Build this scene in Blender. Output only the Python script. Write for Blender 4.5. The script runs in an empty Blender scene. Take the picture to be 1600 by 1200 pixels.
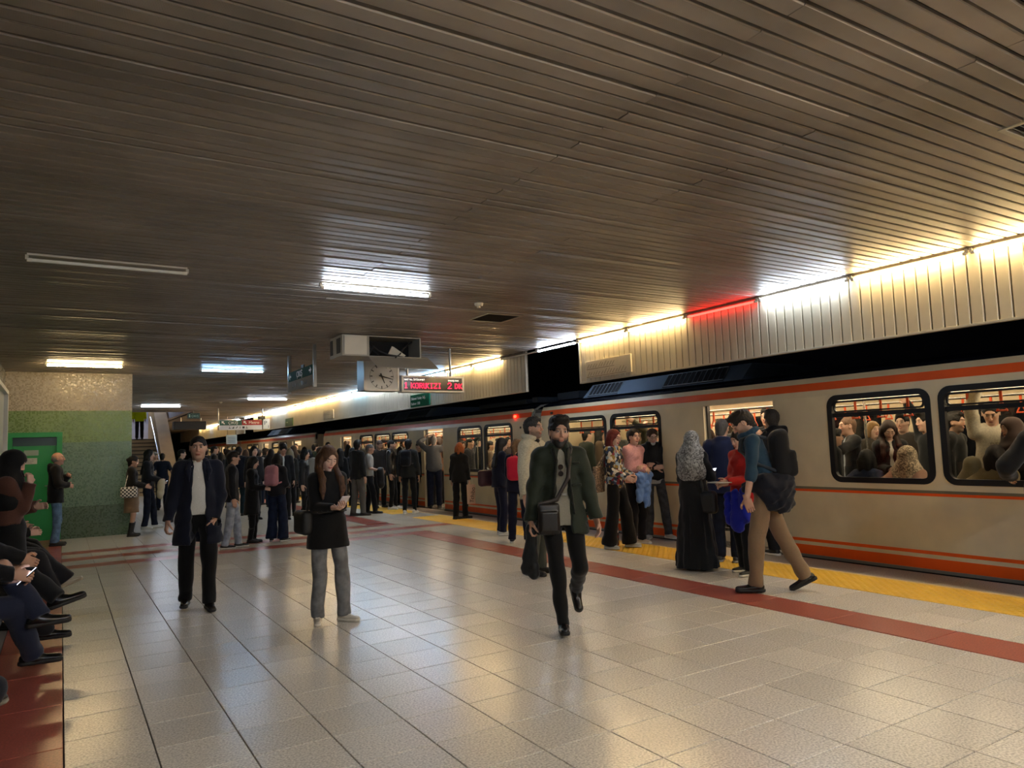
import bpy, bmesh, math, random
import numpy as np
from mathutils import Vector, Matrix
import openvdb as vdb
C = bpy.context.scene.collection
D = bpy.data
SC = bpy.context.scene
# ------------------------------------------------------------------ camera, world, exposure
CH = 1.4892                     # camera height over the platform
FPX = 1135.785                  # focal length in pixels of the 1600 wide frame
PIT, YAW, ROLL = 0.0841028, 0.5562312, -0.0337161
_cy, _sy, _cp, _sp = math.cos(YAW), math.sin(YAW), math.cos(PIT), math.sin(PIT)
CF = np.array([_sy*_cp, _cy*_cp, _sp]); _R0 = np.array([_cy, -_sy, 0.]); _U0 = np.cross(_R0, CF)
CR = _R0*math.cos(ROLL)+_U0*math.sin(ROLL); CU = -_R0*math.sin(ROLL)+_U0*math.cos(ROLL)
cam = D.objects.new('camera', D.cameras.new('camera')); C.objects.link(cam)
cam.data.sensor_width = 36.0; cam.data.lens = 36*FPX/1600; cam.data.clip_start = .05; cam.data.clip_end = 300
M = Matrix.Identity(4)
for i in range(3):
    M[i][0], M[i][1], M[i][2] = CR[i], CU[i], -CF[i]
M[2][3] = CH
cam.matrix_world = M
SC.camera = cam
w = D.worlds.new('world'); SC.world = w; w.use_nodes = True
w.node_tree.nodes['Background'].inputs[0].default_value = (.02, .022, .03, 1)
w.node_tree.nodes['Background'].inputs[1].default_value = .05
SC.view_settings.view_transform = 'Standard'; SC.view_settings.look = 'None'
SC.view_settings.gamma = 1; SC.view_settings.use_curve_mapping = False
SC.view_settings.exposure = 2.0
SC.cycles.max_bounces = 8; SC.cycles.diffuse_bounces = 4; SC.cycles.sample_clamp_indirect = 4.0
TUBE = 38.0                     # strength of the fluorescent tubes
def ray(x, y): return CF*FPX+CR*(x-800)-CU*(y-600)
def gp(x, y, z=0.):
    "world point on the horizontal plane z seen at photograph pixel x, y"
    d = ray(x, y); t = (z-CH)/d[2]; return d*t+np.array([0, 0, CH])
def zat(X, Y, y):
    "height of the point above X, Y that is seen in pixel row y"
    lo, hi = -1., 5.
    for _ in range(40):
        m = (lo+hi)/2; v = np.array([X, Y, m-CH]); py = 600-FPX*(v@CU)/(v@CF)
        if py > y: lo = m
        else: hi = m
    return m
# ------------------------------------------------------------------ helpers
def lin(c):
    c = c.lstrip('#'); v = [int(c[i:i+2], 16)/255 for i in (0, 2, 4)]
    return tuple(x/12.92 if x <= .04045 else ((x+.055)/1.055)**2.4 for x in v)
_mc = {}
def mat(col, rough=.7, metal=0., kind=None, emit=0., key=None, spec=.5):
    "a procedural material; kind picks its grain"
    k = (col, rough, metal, kind, emit, spec)
    if k in _mc: return _mc[k]
    c = lin(col) if isinstance(col, str) else col
    m = D.materials.new((kind or 'plain')+'_material'); m.use_nodes = True
    nt = m.node_tree; N = nt.nodes; L = nt.links; b = N['Principled BSDF']
    b.inputs['Base Color'].default_value = (*c, 1); b.inputs['Roughness'].default_value = rough
    b.inputs['Metallic'].default_value = metal; b.inputs['Specular IOR Level'].default_value = spec
    if emit:
        b.inputs['Emission Color'].default_value = (*c, 1); b.inputs['Emission Strength'].default_value = emit
        _mc[k] = m; return m
    tc = N.new('ShaderNodeTexCoord'); nz = N.new('ShaderNodeTexNoise'); mp = N.new('ShaderNodeMapping')
    L.new(tc.outputs['Object'], mp.inputs[0]); L.new(mp.outputs[0], nz.inputs['Vector'])
    mx = N.new('ShaderNodeMixRGB'); mx.blend_type = 'MULTIPLY'; mx.inputs[1].default_value = (*c, 1)
    cr = N.new('ShaderNodeValToRGB'); L.new(nz.outputs[0], cr.inputs[0]); L.new(cr.outputs[0], mx.inputs[2])
    L.new(mx.outputs[0], b.inputs['Base Color'])
    def ramp(a, ca, z, cz):
        e = cr.color_ramp.elements; e[0].position = a; e[0].color = (ca, ca, ca, 1); e[1].position = z; e[1].color = (cz, cz, cz, 1)
    bump = N.new('ShaderNodeBump'); bump.inputs['Strength'].default_value = .25; bump.inputs['Distance'].default_value = .002
    mx.inputs[0].default_value = 1
    if kind == 'fabric':
        nz.inputs['Scale'].default_value = 160; nz.inputs['Detail'].default_value = 3; ramp(.3, .86, .7, 1.07)
        L.new(nz.outputs[0], bump.inputs['Height']); L.new(bump.outputs[0], b.inputs['Normal'])
        b.inputs['Sheen Weight'].default_value = .12; b.inputs['Specular IOR Level'].default_value = .2
    elif kind == 'denim':
        nz.inputs['Scale'].default_value = 14; nz.inputs['Detail'].default_value = 6; ramp(.35, .7, .65, 1.2)
        b.inputs['Specular IOR Level'].default_value = .2
    elif kind == 'knit':
        wv = N.new('ShaderNodeTexWave'); wv.inputs['Scale'].default_value = 45; wv.inputs['Distortion'].default_value = 2
        L.new(tc.outputs['Object'], wv.inputs[0]); L.new(wv.outputs[1], bump.inputs['Height']); L.new(bump.outputs[0], b.inputs['Normal'])
        nz.inputs['Scale'].default_value = 60; ramp(.3, .8, .7, 1.1)
    elif kind == 'hair':
        mp.inputs['Scale'].default_value = (90, 90, 7); nz.inputs['Scale'].default_value = 1.5; nz.inputs['Detail'].default_value = 4; ramp(.3, .45, .7, 1.5)
        bump.inputs['Strength'].default_value = .8; bump.inputs['Distance'].default_value = .004
        L.new(nz.outputs[0], bump.inputs['Height']); L.new(bump.outputs[0], b.inputs['Normal'])
    elif kind == 'slat':                       # lacquered, finely perforated metal strips with grime
        nz.inputs['Scale'].default_value = 1.1; nz.inputs['Detail'].default_value = 5; nz.inputs['Roughness'].default_value = .6; ramp(.3, .62, .68, 1.1)
        tc2 = N.new('ShaderNodeTexCoord'); g = N.new('ShaderNodeNewGeometry'); L.new(g.outputs['Position'], mp.inputs[0])
        vo = N.new('ShaderNodeTexVoronoi'); vo.inputs['Scale'].default_value = 190; vo.inputs['Randomness'].default_value = 0
        L.new(g.outputs['Position'], vo.inputs['Vector'])
        c2 = N.new('ShaderNodeValToRGB'); e = c2.color_ramp.elements; e[0].position = .25; e[0].color = (.55, .55, .55, 1); e[1].position = .45; e[1].color = (1, 1, 1, 1)
        L.new(vo.outputs['Distance'], c2.inputs[0]); m2 = N.new('ShaderNodeMixRGB'); m2.blend_type = 'MULTIPLY'; m2.inputs[0].default_value = 1
        L.new(mx.outputs[0], m2.inputs[1]); L.new(c2.outputs[0], m2.inputs[2]); L.new(m2.outputs[0], b.inputs['Base Color'])
        rr = N.new('ShaderNodeMapRange'); rr.inputs['To Min'].default_value = rough-.08; rr.inputs['To Max'].default_value = rough+.12
        L.new(nz.outputs[0], rr.inputs[0]); L.new(rr.outputs[0], b.inputs['Roughness'])
    elif kind == 'tile':                       # polished speckled terrazzo
        g = N.new('ShaderNodeNewGeometry'); L.new(g.outputs['Position'], mp.inputs[0])
        nz.inputs['Scale'].default_value = 85; nz.inputs['Detail'].default_value = 3; ramp(.34, .66, .62, 1.1)
        n2 = N.new('ShaderNodeTexNoise'); n2.inputs['Scale'].default_value = .9; n2.inputs['Detail'].default_value = 5; L.new(g.outputs['Position'], n2.inputs[0])
        rr = N.new('ShaderNodeMapRange'); rr.inputs['From Min'].default_value = .3; rr.inputs['From Max'].default_value = .7
        rr.inputs['To Min'].default_value = rough-.0; rr.inputs['To Max'].default_value = rough+.0
        L.new(n2.outputs[0], rr.inputs[0]); L.new(rr.outputs[0], b.inputs['Roughness'])
        bump.inputs['Strength'].default_value = .12; L.new(nz.outputs[0], bump.inputs['Height']); L.new(bump.outputs[0], b.inputs['Normal'])
        oi = N.new('ShaderNodeObjectInfo'); m3 = N.new('ShaderNodeMixRGB'); m3.blend_type = 'MULTIPLY'; m3.inputs[0].default_value = 1
        r3 = N.new('ShaderNodeMapRange'); r3.inputs['To Min'].default_value = .9; r3.inputs['To Max'].default_value = 1.05
        L.new(oi.outputs['Random'], r3.inputs[0]); L.new(mx.outputs[0], m3.inputs[1]); L.new(r3.outputs[0], m3.inputs[2]); L.new(m3.outputs[0], b.inputs['Base Color'])
    elif kind == 'mosaic':                     # 2 cm glass mosaic, each tessera a shade of its own
        g = N.new('ShaderNodeNewGeometry'); mp.inputs['Scale'].default_value = (42, 42, 42); L.new(g.outputs['Position'], mp.inputs[0])
        fl = N.new('ShaderNodeVectorMath'); fl.operation = 'FLOOR'; L.new(mp.outputs[0], fl.inputs[0])
        wn = N.new('ShaderNodeTexWhiteNoise'); L.new(fl.outputs[0], wn.inputs['Vector'])
        L.new(wn.outputs['Value'], cr.inputs[0]); ramp(0, .74, 1, 1.22)
        fr = N.new('ShaderNodeVectorMath'); fr.operation = 'FRACTION'; L.new(mp.outputs[0], fr.inputs[0])
        sx = N.new('ShaderNodeSeparateXYZ'); L.new(fr.outputs[0], sx.inputs[0])
        gs = []
        for o in ('X', 'Z'):
            q = N.new('ShaderNodeMath'); q.operation = 'GREATER_THAN'; q.inputs[1].default_value = .12; L.new(sx.outputs[o], q.inputs[0]); gs.append(q)
        ml = N.new('ShaderNodeMath'); ml.operation = 'MULTIPLY'; L.new(gs[0].outputs[0], ml.inputs[0]); L.new(gs[1].outputs[0], ml.inputs[1])
        m2 = N.new('ShaderNodeMixRGB'); L.new(ml.outputs[0], m2.inputs[0]); m2.inputs[1].default_value = (c[0]*.6+.08, c[1]*.6+.08, c[2]*.6+.07, 1)
        L.new(mx.outputs[0], m2.inputs[2]); L.new(m2.outputs[0], b.inputs['Base Color'])
        rr = N.new('ShaderNodeMapRange'); rr.inputs['To Min'].default_value = .12; rr.inputs['To Max'].default_value = .6; L.new(wn.outputs['Value'], rr.inputs[0]); L.new(rr.outputs[0], b.inputs['Roughness'])
        nm = N.new('ShaderNodeVectorMath'); nm.operation = 'SCALE'; nm.inputs['Scale'].default_value = .12
        sb = N.new('ShaderNodeVectorMath'); sb.operation = 'SUBTRACT'; sb.inputs[1].default_value = (.5, .5, .5); L.new(wn.outputs['Color'], sb.inputs[0]); L.new(sb.outputs[0], nm.inputs[0])
        ad = N.new('ShaderNodeVectorMath'); L.new(g.outputs['Normal'], ad.inputs[0]); L.new(nm.outputs[0], ad.inputs[1]); L.new(ad.outputs[0], b.inputs['Normal'])
    elif kind == 'paint':
        nz.inputs['Scale'].default_value = 2.5; nz.inputs['Detail'].default_value = 6; ramp(.3, .88, .7, 1.04)
    elif kind == 'print':                      # many-coloured printed cloth
        vo = N.new('ShaderNodeTexVoronoi'); vo.inputs['Scale'].default_value = 24; L.new(tc.outputs['Object'], vo.inputs['Vector'])
        sp = N.new('ShaderNodeSeparateColor'); L.new(vo.outputs['Color'], sp.inputs[0]); L.new(sp.outputs[0], cr.inputs[0])
        e = cr.color_ramp.elements; cr.color_ramp.interpolation = 'CONSTANT'
        for p_, h_ in ((0, '#1c1c22'), (.3, '#8fa0ad'), (.45, '#c9c3b4'), (.58, '#2b3a55'), (.72, '#8a7030'), (.84, '#7e2a30'), (.92, '#b9a07a')):
            if p_ == 0: e[0].color = (*lin(h_), 1); e[0].position = 0
            elif p_ == .92: e[-1].color = (*lin(h_), 1); e[-1].position = .92
            else: q = e.new(p_); q.color = (*lin(h_), 1)
        mx.inputs[1].default_value = (1, 1, 1, 1)
    elif kind == 'check':
        ck = N.new('ShaderNodeTexChecker'); ck.inputs['Scale'].default_value = 30; ck.inputs[1].default_value = (.02, .02, .02, 1); ck.inputs[2].default_value = (.7, .68, .62, 1)
        L.new(tc.outputs['Object'], ck.inputs[0]); L.new(ck.outputs[0], b.inputs['Base Color'])
    elif kind == 'paisley':
        nz.inputs['Scale'].default_value = 22; nz.inputs['Detail'].default_value = 5; nz.inputs['Distortion'].default_value = 2.5; ramp(.42, .5, .62, 2.6)
    elif kind == 'leather':
        vo = N.new('ShaderNodeTexVoronoi'); vo.inputs['Scale'].default_value = 220; L.new(tc.outputs['Object'], vo.inputs['Vector'])
        L.new(vo.outputs['Distance'], bump.inputs['Height']); L.new(bump.outputs[0], b.inputs['Normal']); nz.inputs['Scale'].default_value = 9; ramp(.3, .7, .7, 1.2)
    else:
        nz.inputs['Scale'].default_value = 12; ramp(.3, .93, .7, 1.03)
    _mc[k] = m
    return m
def glass_mat():
    m = D.materials.new('window_glass'); m.use_nodes = True; nt = m.node_tree; N = nt.nodes; L = nt.links
    N.remove(N['Principled BSDF']); out = N['Material Output']
    tr = N.new('ShaderNodeBsdfTransparent'); tr.inputs[0].default_value = (.80, .82, .80, 1)
    gl = N.new('ShaderNodeBsdfGlossy'); gl.inputs['Roughness'].default_value = .02
    fr = N.new('ShaderNodeFresnel'); fr.inputs[0].default_value = 1.45
    ge = N.new('ShaderNodeNewGeometry'); sb = N.new('ShaderNodeMath'); sb.operation = 'SUBTRACT'; sb.inputs[0].default_value = 1; L.new(ge.outputs['Backfacing'], sb.inputs[1])
    ml = N.new('ShaderNodeMath'); ml.operation = 'MULTIPLY'; L.new(fr.outputs[0], ml.inputs[0]); L.new(sb.outputs[0], ml.inputs[1])
    mx = N.new('ShaderNodeMixShader'); L.new(ml.outputs[0], mx.inputs[0]); L.new(tr.outputs[0], mx.inputs[1]); L.new(gl.outputs[0], mx.inputs[2])
    L.new(mx.outputs[0], out.inputs[0]); return m
def link(name, me, m=None, parent=None, loc=None):
    o = D.objects.new(name, me); C.objects.link(o)
    if m is not None and me is not None and not me.materials: me.materials.append(m)
    if parent is not None: o.parent = parent
    if loc is not None: o.location = loc
    return o
def tag(o, label=None, cat=None, group=None, kind=None):
    if label: o['label'] = label
    if cat: o['category'] = cat
    if group: o['group'] = group
    if kind: o['kind'] = kind
    return o
def empty(name, loc=(0, 0, 0), rz=0, parent=None):
    o = D.objects.new(name, None); C.objects.link(o); o.location = loc; o.rotation_euler = (0, 0, rz); o.empty_display_size = .1
    if parent is not None: o.parent = parent
    return o
class MB:
    "collects boxes, tubes and prisms for one mesh"
    def __init__(s): s.b = bmesh.new()
    def box(s, x0, x1, y0, y1, z0, z1, bev=0):
        r = bmesh.ops.create_cube(s.b, size=1)['verts']
        for v in r: v.co = Vector(((x0+x1)/2+v.co.x*(x1-x0), (y0+y1)/2+v.co.y*(y1-y0), (z0+z1)/2+v.co.z*(z1-z0)))
        if bev:
            es = {e for v in r for e in v.link_edges}
            bmesh.ops.bevel(s.b, geom=list(es), offset=bev, segments=2, affect='EDGES', profile=.5)
        return s
    def tube(s, a, b_, r, n=10, r2=None):
        a = Vector(a); b_ = Vector(b_); d = b_-a
        q = d.to_track_quat('Z', 'Y').to_matrix().to_4x4(); q.translation = (a+b_)/2
        bmesh.ops.create_cone(s.b, cap_ends=True, segments=n, radius1=r, radius2=r if r2 is None else r2, depth=d.length, matrix=q)
        return s
    def prism(s, pts, axis, a, b_):
        "extrude a closed 2D outline along axis x, y or z from a to b"
        f = {'x': lambda p, t: (t, p[0], p[1]), 'y': lambda p, t: (p[0], t, p[1]), 'z': lambda p, t: (p[0], p[1], t)}[axis]
        A = [s.b.verts.new(f(p, a)) for p in pts]; B = [s.b.verts.new(f(p, b_)) for p in pts]; n = len(pts)
        s.b.faces.new(A); s.b.faces.new(B[::-1])
        for i in range(n): s.b.faces.new((A[i], B[i], B[(i+1) % n], A[(i+1) % n]))
        return s
    def me(s, name='mesh', smooth=False):
        bmesh.ops.recalc_face_normals(s.b, faces=s.b.faces)
        m = D.meshes.new(name); s.b.to_mesh(m); s.b.free()
        if smooth:
            m.shade_smooth()
        return m
    def obj(s, name, m, parent=None, loc=None, smooth=False): return link(name, s.me(name, smooth), m, parent, loc)
def text(name, s, size, m, mw, parent=None, ext=.002, align='LEFT'):
    "flat lettering; mw places it (text lies in its local xy plane)"
    cu = D.curves.new(name, 'FONT'); cu.body = s; cu.size = size; cu.extrude = ext; cu.align_x = align; cu.resolution_u = 3
    t = D.objects.new(name, cu); C.objects.link(t); bpy.context.view_layer.update()
    me = D.meshes.new_from_object(t.evaluated_get(bpy.context.evaluated_depsgraph_get())); D.objects.remove(t)
    me.materials.clear(); me.transform(mw); return link(name, me, m, parent)
def frameM(origin, xa, ya):
    xa = Vector(xa); ya = Vector(ya); za = xa.cross(ya); m = Matrix.Identity(4)
    for i in range(3): m[i][0], m[i][1], m[i][2], m[i][3] = xa[i], ya[i], za[i], origin[i]
    return m
random.seed(7); rng = np.random.RandomState(5)
CEIL = 3.18; XF = 7.15; XT = 7.85; YEND = 70.; YBACK = -9.
# ================================================================== the setting
# ---- platform floor: base, tiles, stripes, tactile strip, edge slabs
floor = MB().box(-.95, 7.77, YBACK, YEND, -.4, -.014).obj('floor', mat('#3a3834', .8)); tag(floor, kind='structure')
T = .4; X0 = .036; Y0 = 3.48
tm = mat('#dcd6ca', .24, kind='tile', spec=.6); rm = mat('#ab5a4c', .28, kind='tile', spec=.6)
def chip(w_, l_, h_=.014, g=.0033):
    x, y = w_/2-g, l_/2-g; bv = .0018
    v = [(-x, -y, -h_), (x, -y, -h_), (x, y, -h_), (-x, y, -h_), (-x, -y, -bv), (x, -y, -bv), (x, y, -bv), (-x, y, -bv), (-x+bv, -y+bv, 0), (x-bv, -y+bv, 0), (x-bv, y-bv, 0), (-x+bv, y-bv, 0)]
    f = [(8, 9, 10, 11)]+[(a, (a+1) % 4, (a+1) % 4+4, a+4) for a in range(4)]+[(a+4, (a+1) % 4+4, (a+1) % 4+8, a+8) for a in range(4)]
    m = D.meshes.new('tile'); m.from_pydata(v, [], f); return m
STR = [(11.85, 12.25), (12.75, 13.15), (13.65, 14.05)]   # three red bands across
def cells():
    cols = [(X0+T*c, X0+T*(c+1)) for c in range(13)]; cols2 = [(5.695, 6.10), (6.10, 6.50)]
    rows = []; y = Y0-T*31
    while y < YEND:
        rows.append((y, y+T)); y += T
    def split(bands):                      # cut the rows at the red bands
        out = []
        for a, b in rows:
            segs = [(a, b)]
            for s0, s1 in bands:
                n = []
                for p, q in segs:
                    if q <= s0 or p >= s1: n.append((p, q))
                    else:
                        if p < s0: n.append((p, s0))
                        if q > s1: n.append((s1, q))
                segs = n
            out += [s for s in segs if s[1]-s[0] > .03]
        return out
    ra, rb = split(STR), split([STR[1]])
    extra = [((5.236, 5.695), (STR[0][1], STR[1][0])), ((5.236, 5.695), (STR[1][1], STR[2][0])), ((6.50, 7.185), (14.75, 15.12)), ((6.50, 7.185), (15.12, 15.48)), ((6.50, 7.185), (15.48, 15.85))]
    return [(c, r) for r in ra for c in cols]+[(c, r) for r in rb for c in cols2]+extra
def seen(x, y): 
    v = np.array([x, y, -CH]); d = v@CF
    if d < .3: return 0
    px, py = 800+FPX*(v@CR)/d, 600-FPX*(v@CU)/d
    return 1/(v@v) if -60 < px < 1660 and py < 1270 else 0
red = []                                    # red bands as cells too
for k in range(int((YEND-YBACK)/.8)):
    y = YBACK+.8*k
    if y < 11.9: red.append(((5.245, 5.695), (y, min(y+.8, 11.85))))
    red.append(((-.38, X0), (y, y+.8)))
    if y > 14.: red.append(((5.245, 5.695), (y, y+.8)))
for s0, s1 in STR:
    x = X0
    while x < 6.49:
        x1 = min(x+.8, 5.695 if s0 != STR[1][0] else 6.5)
        if x1-x < .02: break
        red.append(((x, x1), (s0, s1))); x = x1
white = cells()
for nm, lst, mm, cap in (('floor_tile', white, tm, 300), ('red_tile', red, rm, 90)):
    sc_ = sorted(lst, key=lambda q: -seen((q[0][0]+q[0][1])/2, (q[1][0]+q[1][1])/2))
    near = [q for q in sc_[:cap] if seen((q[0][0]+q[0][1])/2, (q[1][0]+q[1][1])/2) > 0]
    rest = [q for q in lst if q not in set(near)]
    cache = {}
    for (a, b), (c, d) in near:
        k = (round(b-a, 3), round(d-c, 3))
        if k not in cache: cache[k] = chip(*k)
        link(nm, cache[k], mm, floor, ((a+b)/2, (c+d)/2, random.uniform(-.0006, .0002)))
    vs, fs = [], []
    for (a, b), (c, d) in rest:
        n = len(vs); g = .0022; vs += [(a+g, c+g, 0), (b-g, c+g, 0), (b-g, d-g, 0), (a+g, d-g, 0), (a+g, c+g, -.01), (b-g, c+g, -.01), (b-g, d-g, -.01), (a+g, d-g, -.01)]
        fs += [(n, n+1, n+2, n+3)]+[(n+4+i, n+4+(i+1) % 4, n+(i+1) % 4, n+i) for i in range(4)]
    me = D.meshes.new(nm); me.from_pydata(vs, [], fs); o = link(nm, me, mm, floor); o['kind'] = 'stuff'
ml = MB().box(-.95, -.382, YBACK, YEND, -.014, -.001).obj('side_strip', mat('#8d8c86', .35, kind='tile'), floor)
# tactile yellow strip: 30 cm plates with flat-topped bars
ym = mat('#e0b032', .55, kind='paint'); bm_ = bmesh.new()
vs, fs = [], []
def addbox(x0, x1, y0, y1, z0, z1, t=0):
    n = len(vs); vs.extend([(x0, y0, z0), (x1, y0, z0), (x1, y1, z0), (x0, y1, z0), (x0+t, y0+t, z1), (x1-t, y0+t, z1), (x1-t, y1-t, z1), (x0+t, y1-t, z1)])
    fs.extend([(n+4, n+5, n+6, n+7)]+[(n+i, n+(i+1) % 4, n+4+(i+1) % 4, n+4+i) for i in range(4)])
yr = [(YBACK, 14.75), (15.85, YEND)]
plates = []
for a, b in yr:
    y = a
    while y < b-.05: plates.append((y, min(y+.69, b))); y += .69
npl = 0
for (a, b) in plates:
    vs, fs = [], []
    nr = 14
    if 2 < a < 16:
        addbox(6.503, 7.185, a+.0015, b-.0015, -.012, .001)
        for i in range(nr):
            for j in range(nr):
                if (i+j) % 2: continue
                x = 6.503+.682*(i+.5)/nr; y = a+(b-a)*(j+.5)/nr
                addbox(x-.021, x+.021, y-.021, y+.021, .001, .006, .008)
        me = D.meshes.new('tactile_plate'); me.from_pydata(vs, [], fs); link('tactile_plate', me, ym, floor); npl += 1
vs, fs = [], []
for (a, b) in plates:
    if not 2 < a < 16: addbox(6.503, 7.185, a+.0015, b-.0015, -.012, .004)
me = D.meshes.new('tactile_plate'); me.from_pydata(vs, [], fs); link('tactile_plate', me, ym, floor)['kind'] = 'stuff'
MB().box(7.188, 7.235, YBACK, YEND, -.012, .003).obj('edge_line', mat('#d9b77e', .6, kind='paint'), floor)
em = mat('#b0a59a', .55, kind='tile')
y = .82-1.6
vs, fs = [], []
for i in range(110):
    a = y+.8*i
    if 0 < a < 24: MB().box(7.238, 7.77, a+.002, a+.797, -.05, .001, .002).obj('edge_slab', em, floor)
    else: addbox(7.238, 7.77, a+.002, a+.797, -.05, .001)
me = D.meshes.new('edge_slab'); me.from_pydata(vs, [], fs); link('edge_slab', me, em, floor)['kind'] = 'stuff'
# ---- ceiling of metal slats on a 10.4 cm pitch
ceil = empty('ceiling', (3, 10, CEIL)); tag(ceil, kind='structure')
def cchild(o):
    o.location = o.location-Vector((3, 10, CEIL)) if o.type == 'MESH' else o.location; o.parent = ceil; return o
dk = mat('#0d0c0b', .9)
m = MB(); m.box(-1., XF, YBACK, 30.2, CEIL+.03, CEIL+.08); m.box(4.35, XF, 30.2, YEND, CEIL+.03, CEIL+.08); m.box(-1., .5, 30.2, YEND, CEIL+.03, CEIL+.08)
cchild(m.obj('ceiling_void', dk))
sm = mat('#989087', .42, .22, 'slat')
PITCH = .1055
def slat_pts(y, w=.089):
    r = .006
    return [(y-w/2, .022), (y-w/2, r), (y-w/2+r, 0), (y+w/2-r, 0), (y+w/2, r), (y+w/2, .022)]
_sl = {}
def slat_mesh(L_):
    k = round(L_, 3)
    if k not in _sl:
        pts = slat_pts(0); v = []; f = []
        for x in (0, L_):
            for (yy, zz) in pts: v.append((x, yy, zz))
        for i in range(5): f.append((i, i+1, i+7, i+6))
        f.append((0, 1, 2, 3, 4, 5)); f.append((6, 7, 8, 9, 10, 11))
        me = D.meshes.new('slat'); me.from_pydata(v, [], f); me.materials.append(sm); _sl[k] = me
    return _sl[k]
ys = []; y = 1.305
n = 0
vs, fs = [], []
k = int((YBACK-1.305)/PITCH)
holes = [(4.50, 5.10, 1.34, 1.92), (4.60, 5.14, 7.93, 8.49)]       # air vents
while True:
    y = 1.305+PITCH*k; k += 1
    if y > YEND: break
    x0 = -1. if y < 30.2 else 4.35
    segs = [(x0, 2.465), (2.465, XF-.03)] if k % 2 else [(x0, 3.555), (3.555, XF-.03)]
    if y > 30.2: segs = [(x0, XF-.03)]
    for hx0, hx1, hy0, hy1 in holes:
        if hy0 < y < hy1:
            segs = [t for s_ in segs for t in (((s_[0], hx0), (hx1, s_[1])) if s_[0] < hx0 and s_[1] > hx1 else (s_,))]
    for a, b in segs:
        sag = random.choice([0, 0, 0, 0, -.004, -.007]) if y < 16 else random.choice([0, 0, -.012, -.004])
        if 1.0 < y < 8.6 and n < 296:
            o = link('slat', slat_mesh(b-a-.006), None, None, (a+.003, y, CEIL+random.uniform(-.0015, .0015)+sag*.4))
            o.rotation_euler = (random.uniform(-.02, .02), random.uniform(-.0006, .0006), 0); cchild(o); n += 1
        else:
            q = len(vs); tl = random.uniform(-.05, .05)
            for x in (a+.003, b-.003):
                for yy, zz in slat_pts(0): vs.append((x, y+yy, CEIL+zz+sag+yy*tl))
            fs += [(q+i, q+i+1, q+i+7, q+i+6) for i in range(5)]
me = D.meshes.new('slat'); me.from_pydata(vs, [], fs); o = link('slat', me, sm); cchild(o); o['kind'] = 'stuff'
print('ceiling slats', n)
# ---- hanging fascia of vertical panels over the platform edge
fm = mat('#bdb49c', .42, kind='paint'); tr = mat('#b9b2a0', .4, kind='paint')
def fascia(nm, y0, y1):
    e = empty(nm, (XF, y0, CEIL)); tag(e, kind='structure')
    ex, ey, ez = XF, y0, CEIL
    MB().box(.028, .04, 0, y1-y0, -.70, -.002).obj('backing', mat('#4a443a', .8), e)
    MB().box(-.012, .045, 0, y1-y0, -.735, -.712, .003).obj('bottom_rail', tr, e)
    for yy in (0, y1-y0-.035): MB().box(-.012, .045, yy, yy+.035, -.711, -.002, .003).obj('end_post', tr, e)
    W = .119; k = 0; pm = None; n_ = int((y1-y0-.07)/W)
    vs2, fs2 = [], []
    w_ = .106
    pts = [(.027, -w_/2), (.006, -w_/2), (0, -w_/2+.006), (0, w_/2-.006), (.006, w_/2), (.027, w_/2)]
    v = [(p[0], p[1], z) for z in (-.71, -.03) for p in pts]; f = [(i, i+1, i+7, i+6) for i in range(5)]+[(0, 1, 2, 3, 4, 5), (6, 7, 8, 9, 10, 11)]
    me = D.meshes.new('panel'); me.from_pydata(v, [], f)
    off = ((y1-y0)-n_*W)/2
    for k in range(n_):
        yy = off+W*(k+.5)
        if -2 < y0+yy < 24: link('panel', me, fm, e, (0, yy, 0))
        else:
            q = len(vs2); vs2 += [(a, b+yy, c) for a, b, c in v]; fs2 += [tuple(i+q for i in g) for g in f]
    if vs2:
        m2 = D.meshes.new('panel'); m2.from_pydata(vs2, [], fs2); link('panel', m2, fm, e)['kind'] = 'stuff'
    MB().box(-.05, .0, 0, y1-y0, -.03, .0).obj('top_trim', mat('#5d5343', .5), e)
    return e
fascia('trim_1', YBACK, 9.40); fascia('trim_2', 11.0, 33.0); fascia('trim_3', 34.9, 56.)
# ---- fluorescent tubes
def tube_mat(c, s):
    return mat(c, .5, emit=s)
WARM, WARM2, COOL, BLUE, RED, OFF = '#ffd48a', '#ffdf9f', '#d8f4ff', '#9fd0ff', '#ff3a30', None
ten = {'w': ('#ffdda0', 'warm white'), 'c': ('#dcebff', 'cool white'), 'b': ('#a2d2ff', 'bluish'), 'r': ('#ff2a22', 'dim red'), 'o': (None, 'unlit')}
def tube(p0, p1, code, label, group=None, s=1., bare=False):
    p0 = Vector(p0); p1 = Vector(p1); L_ = (p1-p0).length; d = (p1-p0)/L_
    e = empty('fluorescent_light', p0); tag(e, label, 'light', group)
    q = d*.035; v1 = p1-p0
    m1 = tube_mat(ten[code][0], TUBE*s) if code != 'o' else mat('#c9c9c2', .3)
    MB().tube(q, v1-q, .0145, 10).obj('tube', m1, e, smooth=False)
    hm = mat('#a8a294', .5)
    for a in (Vector((0, 0, 0)), v1):
        b_ = a+(q if a.length < .01 else -q)
        MB().tube(a, b_, .017, 10).obj('end_cap', mat('#c8c4b8', .4), e)
        MB().box(a.x-.012, a.x+.012, a.y-.012, a.y+.012, .0, .04).obj('lamp_holder', hm, e)
    if not bare:
        z = .036
        if abs(d.x) > abs(d.y): MB().box(0, v1.x, -.02, .02, z, z+.016).obj('batten', hm, e)
    return e
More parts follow.
